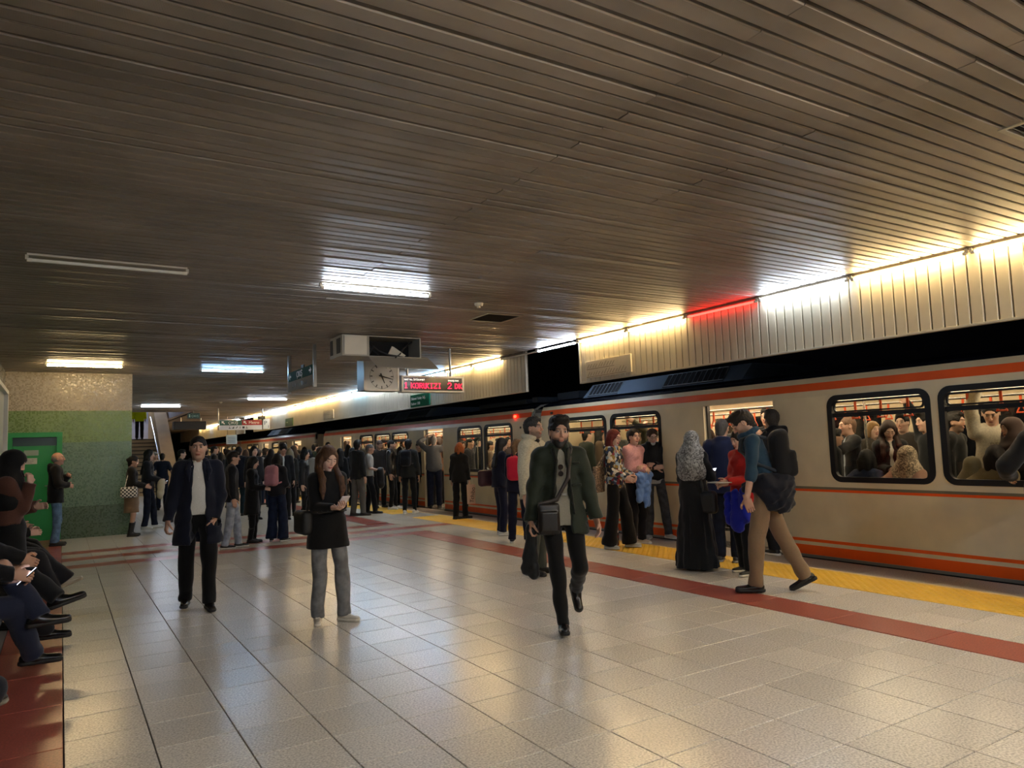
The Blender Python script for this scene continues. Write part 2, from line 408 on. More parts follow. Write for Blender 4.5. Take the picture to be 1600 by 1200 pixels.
code = {-4: 'w', -3: 'c', -2: 'w', -1: 'w', 0: 'w', 1: 'c', 2: 'r', 3: 'w', 4: 'w', 5: 'c', 6: 'o', 7: 'w', 8: 'w', 9: 'b', 10: 'c', 11: 'c', 12: 'c', 13: 'b', 14: 'c', 15: 'w', 16: 'w', 17: 'w', 18: 'w', 19: 'w', 20: 'c', 21: 'c', 22: 'w', 23: 'w', 24: 'w', 25: 'c', 26: 'o', 27: 'c', 28: 'w', 29: 'w', 30: 'w', 31: 'w', 32: 'w', 33: 'c', 34: 'w', 35: 'w', 36: 'w'}
place = {-1: 'nearest the right edge of the photo', 0: 'left of the nearest yellow tube', 1: 'between the yellow tubes and the red one', 2: 'faint pink glow on its panels', 3: 'just left of the red one', 4: 'over the scribbled plate', 5: 'hanging free in front of the dark gap', 6: 'at the dark gap, left corner', 7: 'left of the dark gap, over bright panels'}
for k in range(-9, 37):
    c = code.get(k, 'w'); a = 3.36+1.2*k
    xx = XF-.045
    nm = 'yellow' if c == 'w' else ten[c][1]
    ordn = lambda n: '%d%s' % (n, 'th' if 10 < n % 100 < 14 else {1: 'st', 2: 'nd', 3: 'rd'}.get(n % 10, 'th'))
    if k in place: lb = '%s fluorescent tube along the fascia, %s' % (nm, place[k]); g = 'tubes along the fascia'
    elif k > 0: lb = '%s fluorescent tube, %s along the fascia beyond the dark gap' % (nm, ordn(k-6)); g = 'tubes along the fascia'
    else: lb = '%s fluorescent tube, %s behind the one at the right edge, outside the photo' % (nm, ordn(-1-k)); g = 'tubes along the fascia'
    s = {'w': .72, 'c': .8, 'b': .7, 'r': .09}.get(c, 0)
    if k == 8: s = .4
    tube((xx, a+.02, CEIL-.06), (xx, a+1.18, CEIL-.06), c, lb, g, s)
zc = CEIL-.055
for x, y, c, s, lb in ((2.17, 7.03, 'c', .8, 'bright cool white fluorescent tube alone on the ceiling above the phone woman'),
                       (-.26, 6.98, 'o', 0, 'unlit fluorescent tube under the dark ceiling at the upper left'),
                       (-.26, 14.7, 'w', .9, 'warm bright fluorescent tube in front of the mosaic wall'),
                       (2.25, 14.95, 'b', .45, 'bluish dim fluorescent tube right of the mosaic wall corner'),
                       (2.13, 26.0, 'c', .9, 'small distant cool tube above the stairs'),
                       (-.26, -.8, 'c', 3.2, 'unseen cool fill tube added behind the camera, over the bench'),  # unseen tubes behind the camera, added and made strong for fill
                       (2.2, -.8, 'w', 3.2, 'unseen warm fill tube added behind the camera, mid platform'),
                       (4.7, -.8, 'c', 3.2, 'unseen cool fill tube added behind the camera, nearer the train'),
                       (2.2, -5.5, 'c', 3.2, 'unseen cool fill tube added well behind the camera'),
                       (4.7, 22.6, 'c', .6, 'fill tube added on the ceiling over the crowd far down the platform')):  # further tube added down the platform for more light
    tube((x, y, zc), (x+1.2, y, zc), c, lb, None, s)
# ---- left wall, mosaic block, door, lightbox, bench
wl = MB().box(-1.1, -.9, YBACK, 16.4, 0, 3.3).obj('wall_left', mat('#6b6a60', .5, kind='mosaic')); tag(wl, kind='structure')
wb = MB().box(-1.1, 8.6, YBACK-.3, YBACK, -.5, 3.4).obj('wall_back', mat('#6d6658', .6, kind='paint')); tag(wb, kind='structure')
e = empty('wall_front', (1.2, 16.4, 0)); tag(e, kind='structure')
bands = [(0, .60, '#3c563a'), (.60, 1.83, '#5c7a62'), (1.83, 2.44, '#6b8648'), (2.44, 3.2, '#a89c86')]
DX0, DX1, DZ = -.86, .02, 2.03
for z0, z1, c in bands:
    m = MB()
    # wall slabs around the door opening
    m.box(DX1-1.2, 0, 0, 13.8, z0, z1)
    if z0 >= DZ or z1 > DZ: m.box(-2.3, DX1-1.2, 0, 13.8, max(z0, DZ), z1)
    m.obj('mosaic_band', mat(c, .35, kind='mosaic'), e)
dr = empty('door_1', ((DX0+DX1)/2, 16.4, 0)); tag(dr, kind='structure')
gm = mat('#0f8a3c', .38, kind='paint'); w2 = (DX1-DX0)/2
m = MB(); m.box(-w2, -w2+.09, -.03, .1, 0, DZ-.0905); m.box(w2-.09, w2, -.03, .1, 0, DZ-.0905); m.box(-w2, w2, -.03, .1, DZ-.09, DZ); m.obj('door_frame', gm, dr)
m = MB(); m.box(-w2+.09, w2-.09, .07, .11, 0, DZ-.25, .004); m.obj('door_leaf', gm, dr)
MB().box(-w2+.09, w2-.09, .10, .12, DZ-.25, DZ-.09).obj('transom_panel', mat('#0a3321', .3), dr)
MB().tube((w2-.15, .02, 1.02), (w2-.15, .07, 1.02), .012).tube((w2-.15, .03, 1.02), (w2-.27, .03, 1.02), .009).obj('door_handle', mat('#8a8a86', .3, .8), dr)
MB().box(-.17, .06, .058, .068, 1.60, 1.70).obj('notice_plate', mat('#8fa08c', .4), dr)
np_ = MB().box(-.15, .04, .058, .068, 1.44, 1.55).obj('notice', mat('#c9cbbd', .5), dr)
for i, s_ in enumerate(('YETKİLİ PERSONEL', 'HARİCİNDE', 'GİRİLMEZ')):
    text('notice_text', s_, .022, mat('#222222', .6), frameM((-.14, .056, 1.515-.03*i), (1, 0, 0), (0, 0, 1)), dr, .0005)
lb = empty('advert_lightbox', (-.9, 13.2, 1.1)); tag(lb, 'white framed wall case at the left edge of the photo, above the hijab woman', 'display case')
wm = mat('#c4c6bf', .35, kind='paint')
m = MB(); m.box(0, .16, -1.2, -1.14, 0, 1.55, .004); m.box(0, .16, 1.14, 1.2, 0, 1.55, .004); m.box(0, .16, -1.14, 1.14, 0, .06); m.box(0, .16, -1.14, 1.14, 1.49, 1.55); m.obj('case_frame', wm, lb)
MB().box(.02, .1, -1.14, 1.14, .06, 1.49).obj('poster_panel', mat('#a9ada4', .3, kind='paint'), lb)
MB().box(.001, .02, -1.15, 1.15, .05, 1.5).obj('case_back', wm, lb)
bn = empty('platform_bench', (-.67, 7.6, 0)); tag(bn, 'long low dark metal bench against the left wall under the seated people', 'bench')
bmt = mat('#4d5150', .4, .6)
for i in range(9): MB().box(-.22, .17, -4.3+.96*i, -4.3+.96*i+.92, .40, .44, .012).obj('seat', bmt, bn)
for i in range(10): MB().box(-.18, .12, -4.33+.96*i, -4.28+.96*i, 0, .4).obj('leg', bmt, bn)
# ---- stairs at the far left behind the mosaic block
st = empty('trim_4', (2.3, 31.9, 0)); tag(st, kind='structure')
smt = mat('#c2a77c', .6, kind='paint')
for i in range(14): MB().box(-1.8, 1.2, .3*i, 4.8, .165*i, .165*(i+1)-.002).obj('stair_step', smt, st); MB().box(-1.79, 1.19, .3*i-.012, .3*i+.05, .165*(i+1)-.045, .165*(i+1)+.003).obj('step_edge_line', mat('#54442e', .6), st)  # dark line painted along each step edge where weak shading shows none
MB().box(-1.8, 1.2, 4.2, 9., 2.2, 2.31).obj('landing', smt, st)
pp = [(-.4, 0), (-.4, .55), (3.8, 3.3), (6.5, 5.0), (6.5, 0)]
MB().prism([(a, b) for a, b in pp], 'x', 1.2, 1.7).obj('parapet', mat('#b99b70', .55, kind='paint'), st)
MB().tube((1.08, -.3, .92), (1.08, 4.2, 3.3), .025).obj('handrail', mat('#b8bcc0', .25, .9), st)
uw = MB().box(.4, 4.4, 41, 41.2, 2, 7).box(.4, .6, 30.2, 41, 3.2, 7).box(4.1, 4.3, 30.2, 41, 3.2, 7).box(.4, 4.4, 30.2, 41.2, 6.2, 6.4).box(.4, 4.4, 30.0, 30.2, 3.3, 6.4).obj('wall_stairwell', mat('#a9a9b8', .6, kind='paint')); tag(uw, kind='structure')
tube((2.0, 37.5, 5.9), (3.2, 37.5, 5.9), 'c', 'fluorescent tube up in the stairwell above the workers', None, 4.)
fe = MB().box(-1.1, 14., YEND, YEND+.3, -1.2, 3.6).obj('wall_far', mat('#55503f', .7, kind='paint')); tag(fe, kind='structure')
# ---- tunnel beyond the train
tw = MB().box(13.2, 13.4, YBACK-1, YEND+1, -1.2, 5.5).obj('wall_tunnel', mat('#0b0d14', .85, kind='paint')); tag(tw, kind='structure')
tb = MB().box(7.5, 13.4, YBACK-1, YEND+1, -1.35, -1.15).obj('trackbed', mat('#15130f', .95, kind='paint')); tag(tb, kind='structure')
tt = MB().box(XF+.05, 13.4, YBACK-1, YEND+1, 5.3, 5.5).obj('ceiling_tunnel', mat('#0a0b10', .9, kind='paint')); tag(tt, kind='structure')
# ================================================================== the train
cream = mat('#dccfae', .3, kind='paint', spec=.6); orange = mat('#f25a14', .32, kind='paint'); orange2 = mat('#e05a26', .35, kind='paint')
silver = mat('#8b8a84', .45, .3, 'paint'); navy = mat('#11141f', .25, .2, 'paint'); rubber = mat('#0c0d10', .4); inner = mat('#b3a184', .5, kind='paint')
GL = glass_mat(); steel = mat('#b9b7b0', .25, .9); strapm = mat('#d4501f', .5); seatm = mat('#6a2a20', .6, kind='paint'); darkglass = mat('#0b0c10', .08)
lightm = mat('#ffe6c0', .5, emit=5.5)
def rrect(y0, y1, z0, z1, r, n=6):
    p = []
    for cy_, cz_, a0 in ((y1-r, z1-r, 0), (y0+r, z1-r, 90), (y0+r, z0+r, 180), (y1-r, z0+r, 270)):
        for i in range(n+1):
            a = math.radians(a0+90*i/n); p.append((cy_+r*math.cos(a), cz_+r*math.sin(a)))
    return p
def ring(outer, inner_, x0, x1):
    "frame between two outlines of equal count, extruded in x, softly rounded"
    n = len(outer); v = [(x0, *p) for p in outer]+[(x0, *p) for p in inner_]+[(x1, *p) for p in outer]+[(x1, *p) for p in inner_]
    f = []
    for i in range(n):
        j = (i+1) % n
        f += [(i, j, n+j, n+i), (2*n+i, 3*n+i, 3*n+j, 2*n+j), (i, 2*n+i, 2*n+j, j), (n+i, n+j, 3*n+j, 3*n+i)]
    return v, f
def raw(name, v, f, m, parent, loc=(0, 0, 0)):
    me = D.meshes.new(name); me.from_pydata(v, [], f)
    b = bmesh.new(); b.from_mesh(me); bmesh.ops.recalc_face_normals(b, faces=b.faces); b.to_mesh(me); b.free()
    return link(name, me, m, parent, loc)
_strap = None
def strap(e, loc):
    global _strap
    if _strap is None:
        m = MB(); m.box(-.006, .006, -.014, .014, -.10, .02)
        m.tube((0, 0, -.10), (0, -.05, -.20), .009, 6).tube((0, 0, -.10), (0, .05, -.20), .009, 6).tube((0, -.055, -.2), (0, .055, -.2), .010, 6)
        _strap = m.me('strap_handle')
    return link('strap_handle', _strap, strapm, e, loc)
def car(y0, y1, wins, doors, label, detail=1, joint0=False, joint1=False):
    e = empty('metro_car', (XT, y0, 0)); tag(e, label, 'train car', None)
    X = lambda a: a-XT
    Ly = y1-y0
    # near side shell with openings
    m = MB(); ops = sorted([(a-y0, b-y0, 'w') for a, b in wins]+[(a-y0, b-y0, 'd') for a, b in doors]); c = 0
    for a, b, k in ops:
        if a-c > .001: m.box(0, .05, c, a+(.04 if k == 'w' else 0), .0, 1.96)
        if k == 'w': m.box(0, .05, a+.04, b-.04, 0, .965).box(0, .05, a+.04, b-.04, 1.915, 1.96); c = b-.04
        else: m.box(0, .05, a, b, 1.955, 1.96); c = b
    m.box(0, .05, c, Ly, 0, 1.96); m.obj('side_wall', cream, e)
    prof = [(0, 1.958), (.012, 2.03), (.035, 2.13), (.07, 2.195), (.12, 2.2), (.12, 1.958)]
    MB().prism(prof, 'y', 0, Ly).obj('cantrail', cream, e)
    for ox, za, zb in ((.0, 2.033, 2.127),):
        v = [(.0075, 0, za), (.0285, 0, zb), (.0285, Ly, zb), (.0075, Ly, za), (.02, 0, za), (.045, 0, zb), (.045, Ly, zb), (.02, Ly, za)]
        raw('upper_stripe', v, [(0, 1, 2, 3), (0, 4, 5, 1), (3, 2, 6, 7), (1, 5, 6, 2), (0, 3, 7, 4)], orange2, e)
    MB().prism([(.068, 2.197), (.09, 2.235), (.3, 2.30), (1.3, 2.36), (2.3, 2.30), (2.52, 2.2), (2.52, 2.14), (.12, 2.14)], 'y', 0, Ly).obj('roof', navy, e)
    # stripes, broken at the doors
    cuts = sorted([(a-y0, b-y0) for a, b in doors]); spans = []; c = 0
    for a, b in cuts: spans.append((c, a)); c = b
    spans.append((c, Ly))
    for (z0, z1, mm, nm) in ((.035, .148, orange, 'lower_stripe'), (.190, .226, orange, 'thin_stripe'), (.803, .832, orange, 'waist_stripe'), (.832, .862, mat('#6f6a58', .5), 'waist_grey_line'), (.0, .033, silver, 'sill_trim')):  # a narrow grey-brown line runs above the waist stripe
        m = MB()
        for a, b in spans: m.box(-.003, .0, a+.002, b-.002, z0, z1)
        m.obj(nm, mm, e)
    MB().box(.02, .06, 0, Ly, -.35, -.002).obj('skirt', mat('#1b1b1d', .7), e)
    MB().box(.15, 2.5, 0, Ly, -.55, -.36).obj('underframe', mat('#141416', .8), e)
    # wheels out of sight are left out; windows
    for a, b in wins:
        a -= y0; b -= y0
        w = empty('window', (0, a, .925), 0, e)
        o, i_ = rrect(0, b-a, 0, 1.03, .13), rrect(.062, b-a-.062, .062, .968, .075)
        v, f = ring(o, i_, -.010, .045); raw('window_frame', v, f, rubber, w)
        MB().box(.012, .03, .06, b-a-.06, .765, .815, .003).obj('transom_bar', rubber, w)
        v, f = ring(rrect(.075, b-a-.075, .82, .958, .05), rrect(.093, b-a-.093, .838, .94, .035), .008, .03); raw('vent_pane_frame', v, f, rubber, w)
        MB().box(.03, .034, .05, b-a-.05, .05, .98).obj('glass_pane', GL, w)
    for a, b in doors:
        a -= y0; b -= y0
        d = empty('door', (0, a, 0), 0, e)
        MB().box(-.004, .05, -.012, .012, .0, 1.96).obj('door_jamb', cream, d); MB().box(-.004, .05, b-a-.012, b-a+.012, 0, 1.96).obj('door_jamb', cream, d)
        MB().box(.052, .10, -.5, .018, .02, 1.97).obj('door_leaf', silver, d); MB().box(.052, .10, b-a-.018, b-a+.5, .02, 1.97).obj('door_leaf', silver, d)
        MB().box(.045, .105, .018, .04, .02, 1.97, .004).obj('rubber_edge', rubber, d); MB().box(.045, .105, b-a-.04, b-a-.018, .02, 1.97, .004).obj('rubber_edge', rubber, d)
        MB().box(-.02, .3, 0, b-a, -.03, .012).obj('threshold', steel, d)
    # interior
    MB().box(.1, 2.5, .02, Ly-.02, -.05, .01).obj('interior_floor', mat('#4c4943', .6, kind='paint'), e)
    MB().box(.12, 2.5, .02, Ly-.02, 2.115, 2.135).obj('interior_ceiling', inner, e)
    m = MB(); m.box(2.45, 2.52, 0, Ly, 0, .95).box(2.45, 2.52, 0, Ly, 1.85, 2.15); c = 0
    for a, b in sorted(wins+doors): m.box(2.45, 2.52, c, a-y0+.05, .95, 1.85); c = b-y0-.05
    m.box(2.45, 2.52, c, Ly, .95, 1.85); m.obj('far_side_wall', inner, e)
    MB().box(2.505, 2.515, .05, Ly-.05, .9, 1.9).obj('far_glazing', darkglass, e)
    for yy in (.0, Ly-.04): MB().box(.05, 2.5, yy, yy+.04, 0, 2.14).obj('end_wall', inner, e)
    lab = MB(); lab.box(.52, .68, .2, Ly-.2, 2.085, 2.108).box(1.82, 1.98, .2, Ly-.2, 2.085, 2.108); lab.obj('light_strip', lightm, e)
    m = MB(); m.tube((.52, .1, 1.90), (.52, Ly-.1, 1.90), .016, 8).tube((1.95, .1, 1.90), (1.95, Ly-.1, 1.90), .016, 8); m.obj('grab_rail', steel, e)
    if detail:
        y = .35
        while y < Ly-.3:
            if detail > 1 or y < 12:
                strap(e, (.52, y, 1.88)); strap(e, (1.95, y+.1, 1.88))
            y += .33 if detail > 1 else .5
        for a, b in doors: MB().tube((1.25, (a+b)/2-y0, .01), (1.25, (a+b)/2-y0, 2.115), .017, 8).obj('pole', steel, e)
        for a, b in wins:
            MB().box(.1, .52, a-y0+.04, b-y0-.04, .38, .45, .01).box(.075, .13, a-y0+.04, b-y0-.04, .45, .92, .01).obj('seat', seatm, e)
            MB().box(2.02, 2.42, a-y0+.04, b-y0-.04, .38, .45, .01).box(2.38, 2.44, a-y0+.04, b-y0-.04, .45, .92, .01).obj('seat', seatm, e)
    return e
A_ = car(-1.2, 11.62, [(9.64, 10.87), (8.32, 9.54), (4.22, 5.45), (2.92, 4.14), (1.62, 2.84)], [(6.22, 7.45), (-.9, .3)], 'cream metro car with orange stripes filling the right side, nearest of the train', 2)
B_ = car(11.98, 25.3, [(12.67, 13.85), (13.93, 15.11), (17.93, 19.08), (19.17, 20.4), (20.5, 21.65)], [(15.86, 16.96), (22.4, 23.5)], 'second cream metro car, just beyond the rounded grey joint, with a small red lamp', 1)
C_ = car(26.4, 39.2, [(30.2, 31.4), (31.5, 32.7), (35.2, 36.4), (36.5, 37.7)], [(28.1, 29.4), (33.3, 34.5)], 'third metro car, beyond the gap at the blunt cab end of the second', 0)
D_ = car(39.5, 52.8, [(40.3, 41.5), (41.6, 42.8), (45.6, 46.8), (48., 49.2), (49.3, 50.5)], [(43.6, 44.9), (51., 52.2)], 'farthest metro car, tiny, above the heads of the distant crowd', 0)
# joint between the first two cars
j = empty('gangway_joint', (XT, 11.8, 0)); tag(j, 'grey rounded gangway joint between the two nearest cars, behind the cream jacket man', 'train joint')
MB().box(.09, 2.4, -.17, .17, .0, 2.17).obj('bellows', mat('#4a4a48', .7, kind='paint'), j)
for yy in (-.155, .155):
    m = MB(); m.tube((.03, yy, .02), (.03, yy, 2.02), .022, 8).tube((.03, yy, 2.02), (.10, yy, 2.17), .022, 8).tube((.10, yy, 2.17), (.25, yy, 2.25), .022, 8).tube((.25, yy, 2.25), (1.2, yy, 2.36), .022, 8); m.obj('joint_rim', silver, j)
MB().box(.07, .09, -.12, .12, .05, 2.1).obj('joint_plate', mat('#8e8c84', .5, kind='paint'), j)
# lamps on the cars
MB().tube((-.02, 12.55-11.98, 2.07), (.03, 12.55-11.98, 2.07), .03, 12).obj('marker_lamp', mat('#ff2010', .4, emit=6.), B_)
MB().tube((-.012, 12.35-11.98, 1.84), (.03, 12.35-11.98, 1.84), .022, 10).obj('side_button', mat('#222222', .5), B_)
MB().tube((-.02, 11.25+1.2, 2.07), (.03, 11.25+1.2, 2.07), .022, 10).obj('marker_lamp', mat('#3a3028', .4), A_)
# roof units
def roof_unit(e, y0, y1, oy):
    m = MB(); m.prism([(.22, 2.30), (.46, 2.54), (2.1, 2.54), (2.35, 2.30)], 'y', y0-oy, y1-oy); u = m.obj('air_conditioner', mat('#7d8fa6', .4, .3, 'paint'), e)
    for a, b in ((y1-.95, y1-.12), (y0+.35, y0+1.6)):
        m = MB(); nb = int((b-a)/.1)
        for i in range(nb+1):
            yy = a+(b-a)*i/nb-oy; m.tube((.245, yy, 2.335), (.44, yy+.05, 2.53), .008, 6)
        m.tube((.245, a-oy, 2.335), (.245, b-oy, 2.335), .009, 6).tube((.44, a-oy+.05, 2.53), (.44, b-oy+.05, 2.53), .009, 6); m.obj('vent_grille', mat('#93a0ad', .4, .4), u)
        v = [(.228, a-oy, 2.316), (.228, b-oy, 2.316), (.446, b-oy+.05, 2.535), (.446, a-oy+.05, 2.535)]; v += [(x+.02, y, z-.02) for x, y, z in v]
        raw('vent_opening', v, [(0, 1, 2, 3), (7, 6, 5, 4), (0, 4, 5, 1), (1, 5, 6, 2), (2, 6, 7, 3), (3, 7, 4, 0)], mat('#1a1f27', .7), u)
    return u
roof_unit(A_, 6.9, 10.55, -1.2)
MB().box(.4, 1.2, 10.9+1.2, 11.6+1.2, 2.33, 2.47, .01).obj('roof_box', mat('#2b3038', .5), A_)
MB().box(.25, .9, .1, .3, 2.33, 2.44, .01).box(.3, 1.4, .6, 2.6, 2.33, 2.43, .02).obj('roof_box', mat('#343a42', .5), B_)
roof_unit(B_, 17., 20.5, 11.98); roof_unit(C_, 31, 34.5, 26.4)
# blunt cab end of the second car and start of the third
MB().prism([(.0, .0), (-.0, 1.95), (.12, 2.2), (2.4, 2.2), (2.5, 1.95), (2.5, 0)], 'y', 25.3-11.98, 25.46-11.98).obj('cab_end', mat('#8a7f6c', .4, kind='paint'), B_)
# ================================================================== signs, clock, display, housing
white = mat('#cfcfc8', .4, kind='paint'); wtxt = mat('#e6e6e0', .5); green = mat('#0e4a3a', .75, kind='paint', spec=.15); polem = mat('#77756f', .3, .7)
# --- air duct housing with an open hatch
h = empty('duct_housing', (3.42, 10.1, 2.86)); tag(h, 'grey box housing under the ceiling with a hanging open hatch and loose cables', 'housing')
gm_ = mat('#8f8b80', .45, kind='paint')
m = MB(); m.box(0, .40, 0, .55, 0, .312, .004); m.obj('left_case', gm_, h)
m = MB(); m.box(.40, 1.24, 0, .55, 0, .012).box(.40, 1.24, 0, .55, .298, .312).box(.40, 1.24, .53, .55, .012, .3).box(1.22, 1.24, 0, .53, .012, .3).box(.40, .412, 0, .53, .012, .3); m.obj('open_case', gm_, h)
MB().box(.03, .37, -.012, .0, .02, .30, .003).obj('front_panel', mat('#b9b4a6', .4, kind='paint'), h)
MB().box(-.006, .0, .08, .24, .05, .27).obj('side_grille', mat('#15171a', .7), h); MB().box(-.006, .0, .42, .53, .05, .27).obj('side_grille', mat('#15171a', .7), h)
MB().box(.42, 1.21, .40, .52, .02, .29).obj('dark_interior', mat('#0a0a0b', .9), h)
m = MB(); b_ = m
b_.prism([(-.36, -.205), (-.35, -.19), (.02, .012), (.02, -.008)], 'x', .40, 1.36); m.obj('hatch', mat('#9a958a', .45, kind='paint'), h)
m = MB()
for k, pts in enumerate(([(.45, .1, .05), (.5, .05, .16), (.6, .1, .10), (.72, .03, .04), (.85, .0, .02)], [(.44, .2, .25), (.5, .12, .12), (.58, .05, .03)], [(1.18, .2, .28), (1.0, .1, .16), (.9, .02, .05), (.8, -.05, -.01)])):
    for a, b in zip(pts[:-1], pts[1:]): m.tube(a, b, .012, 6)
m.obj('cables', mat('#17181b', .6), h)
m = MB(); m.prism([(.72, .05), (.78, .17), (.81, .16), (1.0, .04), (.98, .02)], 'y', .03, .05); m.obj('loose_bracket', mat('#aba79b', .4, kind='paint'), h)
# --- clock box
ck = empty('platform_clock', (4.37, 11.0, 2.43)); tag(ck, 'square white platform clock in a metal box, left of the red display', 'clock')
m = MB(); m.box(-.30, .30, 0, .30, 0, .75, .006); m.obj('clock_case', mat('#8c8981', .35, .4, 'paint'), ck)
m = MB(); m.box(-.3, -.275, -.012, 0, 0, .75).box(.275, .3, -.012, 0, 0, .75).box(-.3, .3, -.012, 0, 0, .022); m.obj('bezel', mat('#aaa79e', .3, .6), ck)
face = MB().box(-.272, .272, -.006, .001, .025, .74).obj('clock_face', mat('#b9bab4', .25, kind='paint'), ck)
cz, R_ = .235, .205
bk = mat('#1b1b1d', .5); m = MB()
for i in range(60):
    a = math.radians(90-6*i); l_ = .05 if i % 5 == 0 else .014; w_ = .007 if i % 5 == 0 else .003
    p = Vector((math.cos(a), 0, math.sin(a))); q = Vector((-math.sin(a), 0, math.cos(a)))
    c0 = p*R_; c1 = p*(R_-l_); vs = [m.b.verts.new((c+q*w_*s_)+Vector((0, y_, cz))) for y_ in (-.0085, -.006) for c, s_ in ((c0, -1), (c0, 1), (c1, 1), (c1, -1))]
    for f in ((0, 1, 2, 3), (7, 6, 5, 4), (0, 4, 5, 1), (1, 5, 6, 2), (2, 6, 7, 3), (3, 7, 4, 0)): m.b.faces.new([vs[k] for k in f])
m.obj('hour_marks', bk, face)
def hand(a_deg, L_, w_, nm, y):
    a = math.radians(90-a_deg); p = Vector((math.cos(a), math.sin(a))); q = Vector((-p.y, p.x))
    pts = [p*-.05+q*w_*1.3, p*-.05-q*w_*1.3, p*L_-q*w_*.6, p*L_+q*w_*.6]
    MB().prism([(t.x, t.y+cz) for t in pts], 'y', y-.002, y).obj(nm, bk, ck)
hand(157, .12, .011, 'hour_hand', -.012); hand(104, .19, .009, 'minute_hand', -.016)
MB().tube((0, -.02, cz), (0, -.004, cz), .014, 12).obj('hub', bk, ck)
# --- LED display
d = empty('departure_display', (4.71, 11.0, 2.415)); tag(d, 'departure display with red LED letters, hanging on two poles', 'display')
m = MB(); m.box(0, 1.15, 0, .16, 0, .275, .005); m.obj('case', mat('#a5a297', .35, .4, 'paint'), d)
MB().box(.035, 1.115, -.004, .002, .03, .245).obj('screen', mat('#3b3a36', .15), d)
m = MB(); m.box(0, 1.15, -.016, 0, .245, .275, .003).box(0, 1.15, -.016, 0, 0, .03, .003).box(0, .03, -.016, 0, .03, .245).box(1.12, 1.15, -.016, 0, .03, .245); m.obj('bezel', mat('#bdb9ac', .3, .3, 'paint'), d)
MB().tube((.14, .08, .27), (.14, .08, .764), .018, 10).obj('pole', polem, d); MB().tube((.94, .08, .27), (.94, .08, .764), .018, 10).obj('pole', polem, d)
tx = lambda nm, s, x, z, sz, mm: text(nm, s, sz, mm, frameM((x, -.007, z), (1, 0, 0), (0, 0, 1)), d, .001)
tx('heading_text', 'HAT No. İSTİKAMET', .05, .195, .040, mat('#e9e5d8', .5, emit=.5)); tx('heading_text', 'KALKIŞ DAK', .85, .19, .036, mat('#e9e5d8', .5, emit=.5))
# dot matrix letters
F5 = {'1': '00100011000010000100001000010001110', '2': '01110100010000100010001000100011111', 'D': '11100100101000110001100011001011100', 'K': '10001100101010011000101001001010001', 'O': '01110100011000110001100011000101110', 'R': '11110100011000111110101001001010001', 'U': '10001100011000110001100011000101110',
      '/': '00001000010001000100010001000010000', 'I': '01110001000010000100001000010001110', 'Z': '11111000010001000100010001000011111', 'L': '10000100001000010000100001000011111', 'A': '01110100011000111111100011000110001', 'Y': '10001100010101000100001000010000100', ' ': '0'*35}
led = mat('#ff1030', .4, emit=2.6); vs, fs = [], []
def led_text(s, x, z, p):
    for ch in s:
        g = F5.get(ch, F5[' '])
        for r in range(7):
            for c in range(5):
                if g[r*5+c] == '1':
                    n = len(vs); xx, zz = x+c*p, z+(6-r)*p*1.05; k = p*.42
                    vs.extend([(xx-k, -.006, zz-k), (xx+k, -.006, zz-k), (xx+k, -.006, zz+k), (xx-k, -.006, zz+k), (xx, -.009, zz)]); fs.extend([(n, n+1, n+4), (n+1, n+2, n+4), (n+2, n+3, n+4), (n+3, n, n+4)])
        x += p*6
led_text('1', .055, .075, .0125); led_text('KORU/KIZILAY', .17, .075, .0094*.75); 
n = len(vs); vs, fs = [], []
def led_row():
    led_text('1', .055, .07, .0135); led_text('KORU', .175, .07, .0125); led_text('KIZILAY'[:4], .44, .07, .0125); led_text('2', .85, .07, .0145); led_text('DK', .985, .07, .0125)
led_row()
me = D.meshes.new('led_text'); me.from_pydata(vs, [], fs); link('led_text', me, led, d)
# --- exit sign along the platform
def pict(m, x, z, k, s=.045):
    "small plain service symbols: wheelchair, stairs, escalator, phone, lift"
    if k == 0: m.box(x, x+s, -.002, 0, z, z+s*.25).box(x+s*.3, x+s*.5, -.002, 0, z, z+s)
    elif k == 1:
        for i in range(3): m.box(x+s*.3*i, x+s*.3*(i+1), -.002, 0, z, z+s*.3*(i+1))
    elif k == 2: m.prism([(x, z), (x+s*.3, z), (x+s, z+s*.8), (x+s, z+s), (x+s*.7, z+s)], 'y', -.002, 0)
    elif k == 3: m.tube((x+s*.5, -.002, z+s*.8), (x+s*.5, 0, z+s*.8), s*.18, 8).box(x+s*.35, x+s*.65, -.002, 0, z, z+s*.6)
    else: m.box(x, x+s, -.002, 0, z, z+s)
def arrow(m, x, z, s, a, y0=-.003):
    c, n_ = math.cos(a), math.sin(a); P = [(-.5, -.12), (.05, -.12), (.05, -.42), (.55, 0), (.05, .42), (.05, .12), (-.5, .12)]
    m.prism([(x+s*(c*p-n_*q), z+s*(n_*p+c*q)) for p, q in P], 'y', y0, 0)
s1 = empty('exit_sign', (3.35, 12.69, 2.5), math.radians(-90)); tag(s1, 'green and white exit sign seen edge-on, on two poles left of the clock', 'sign')
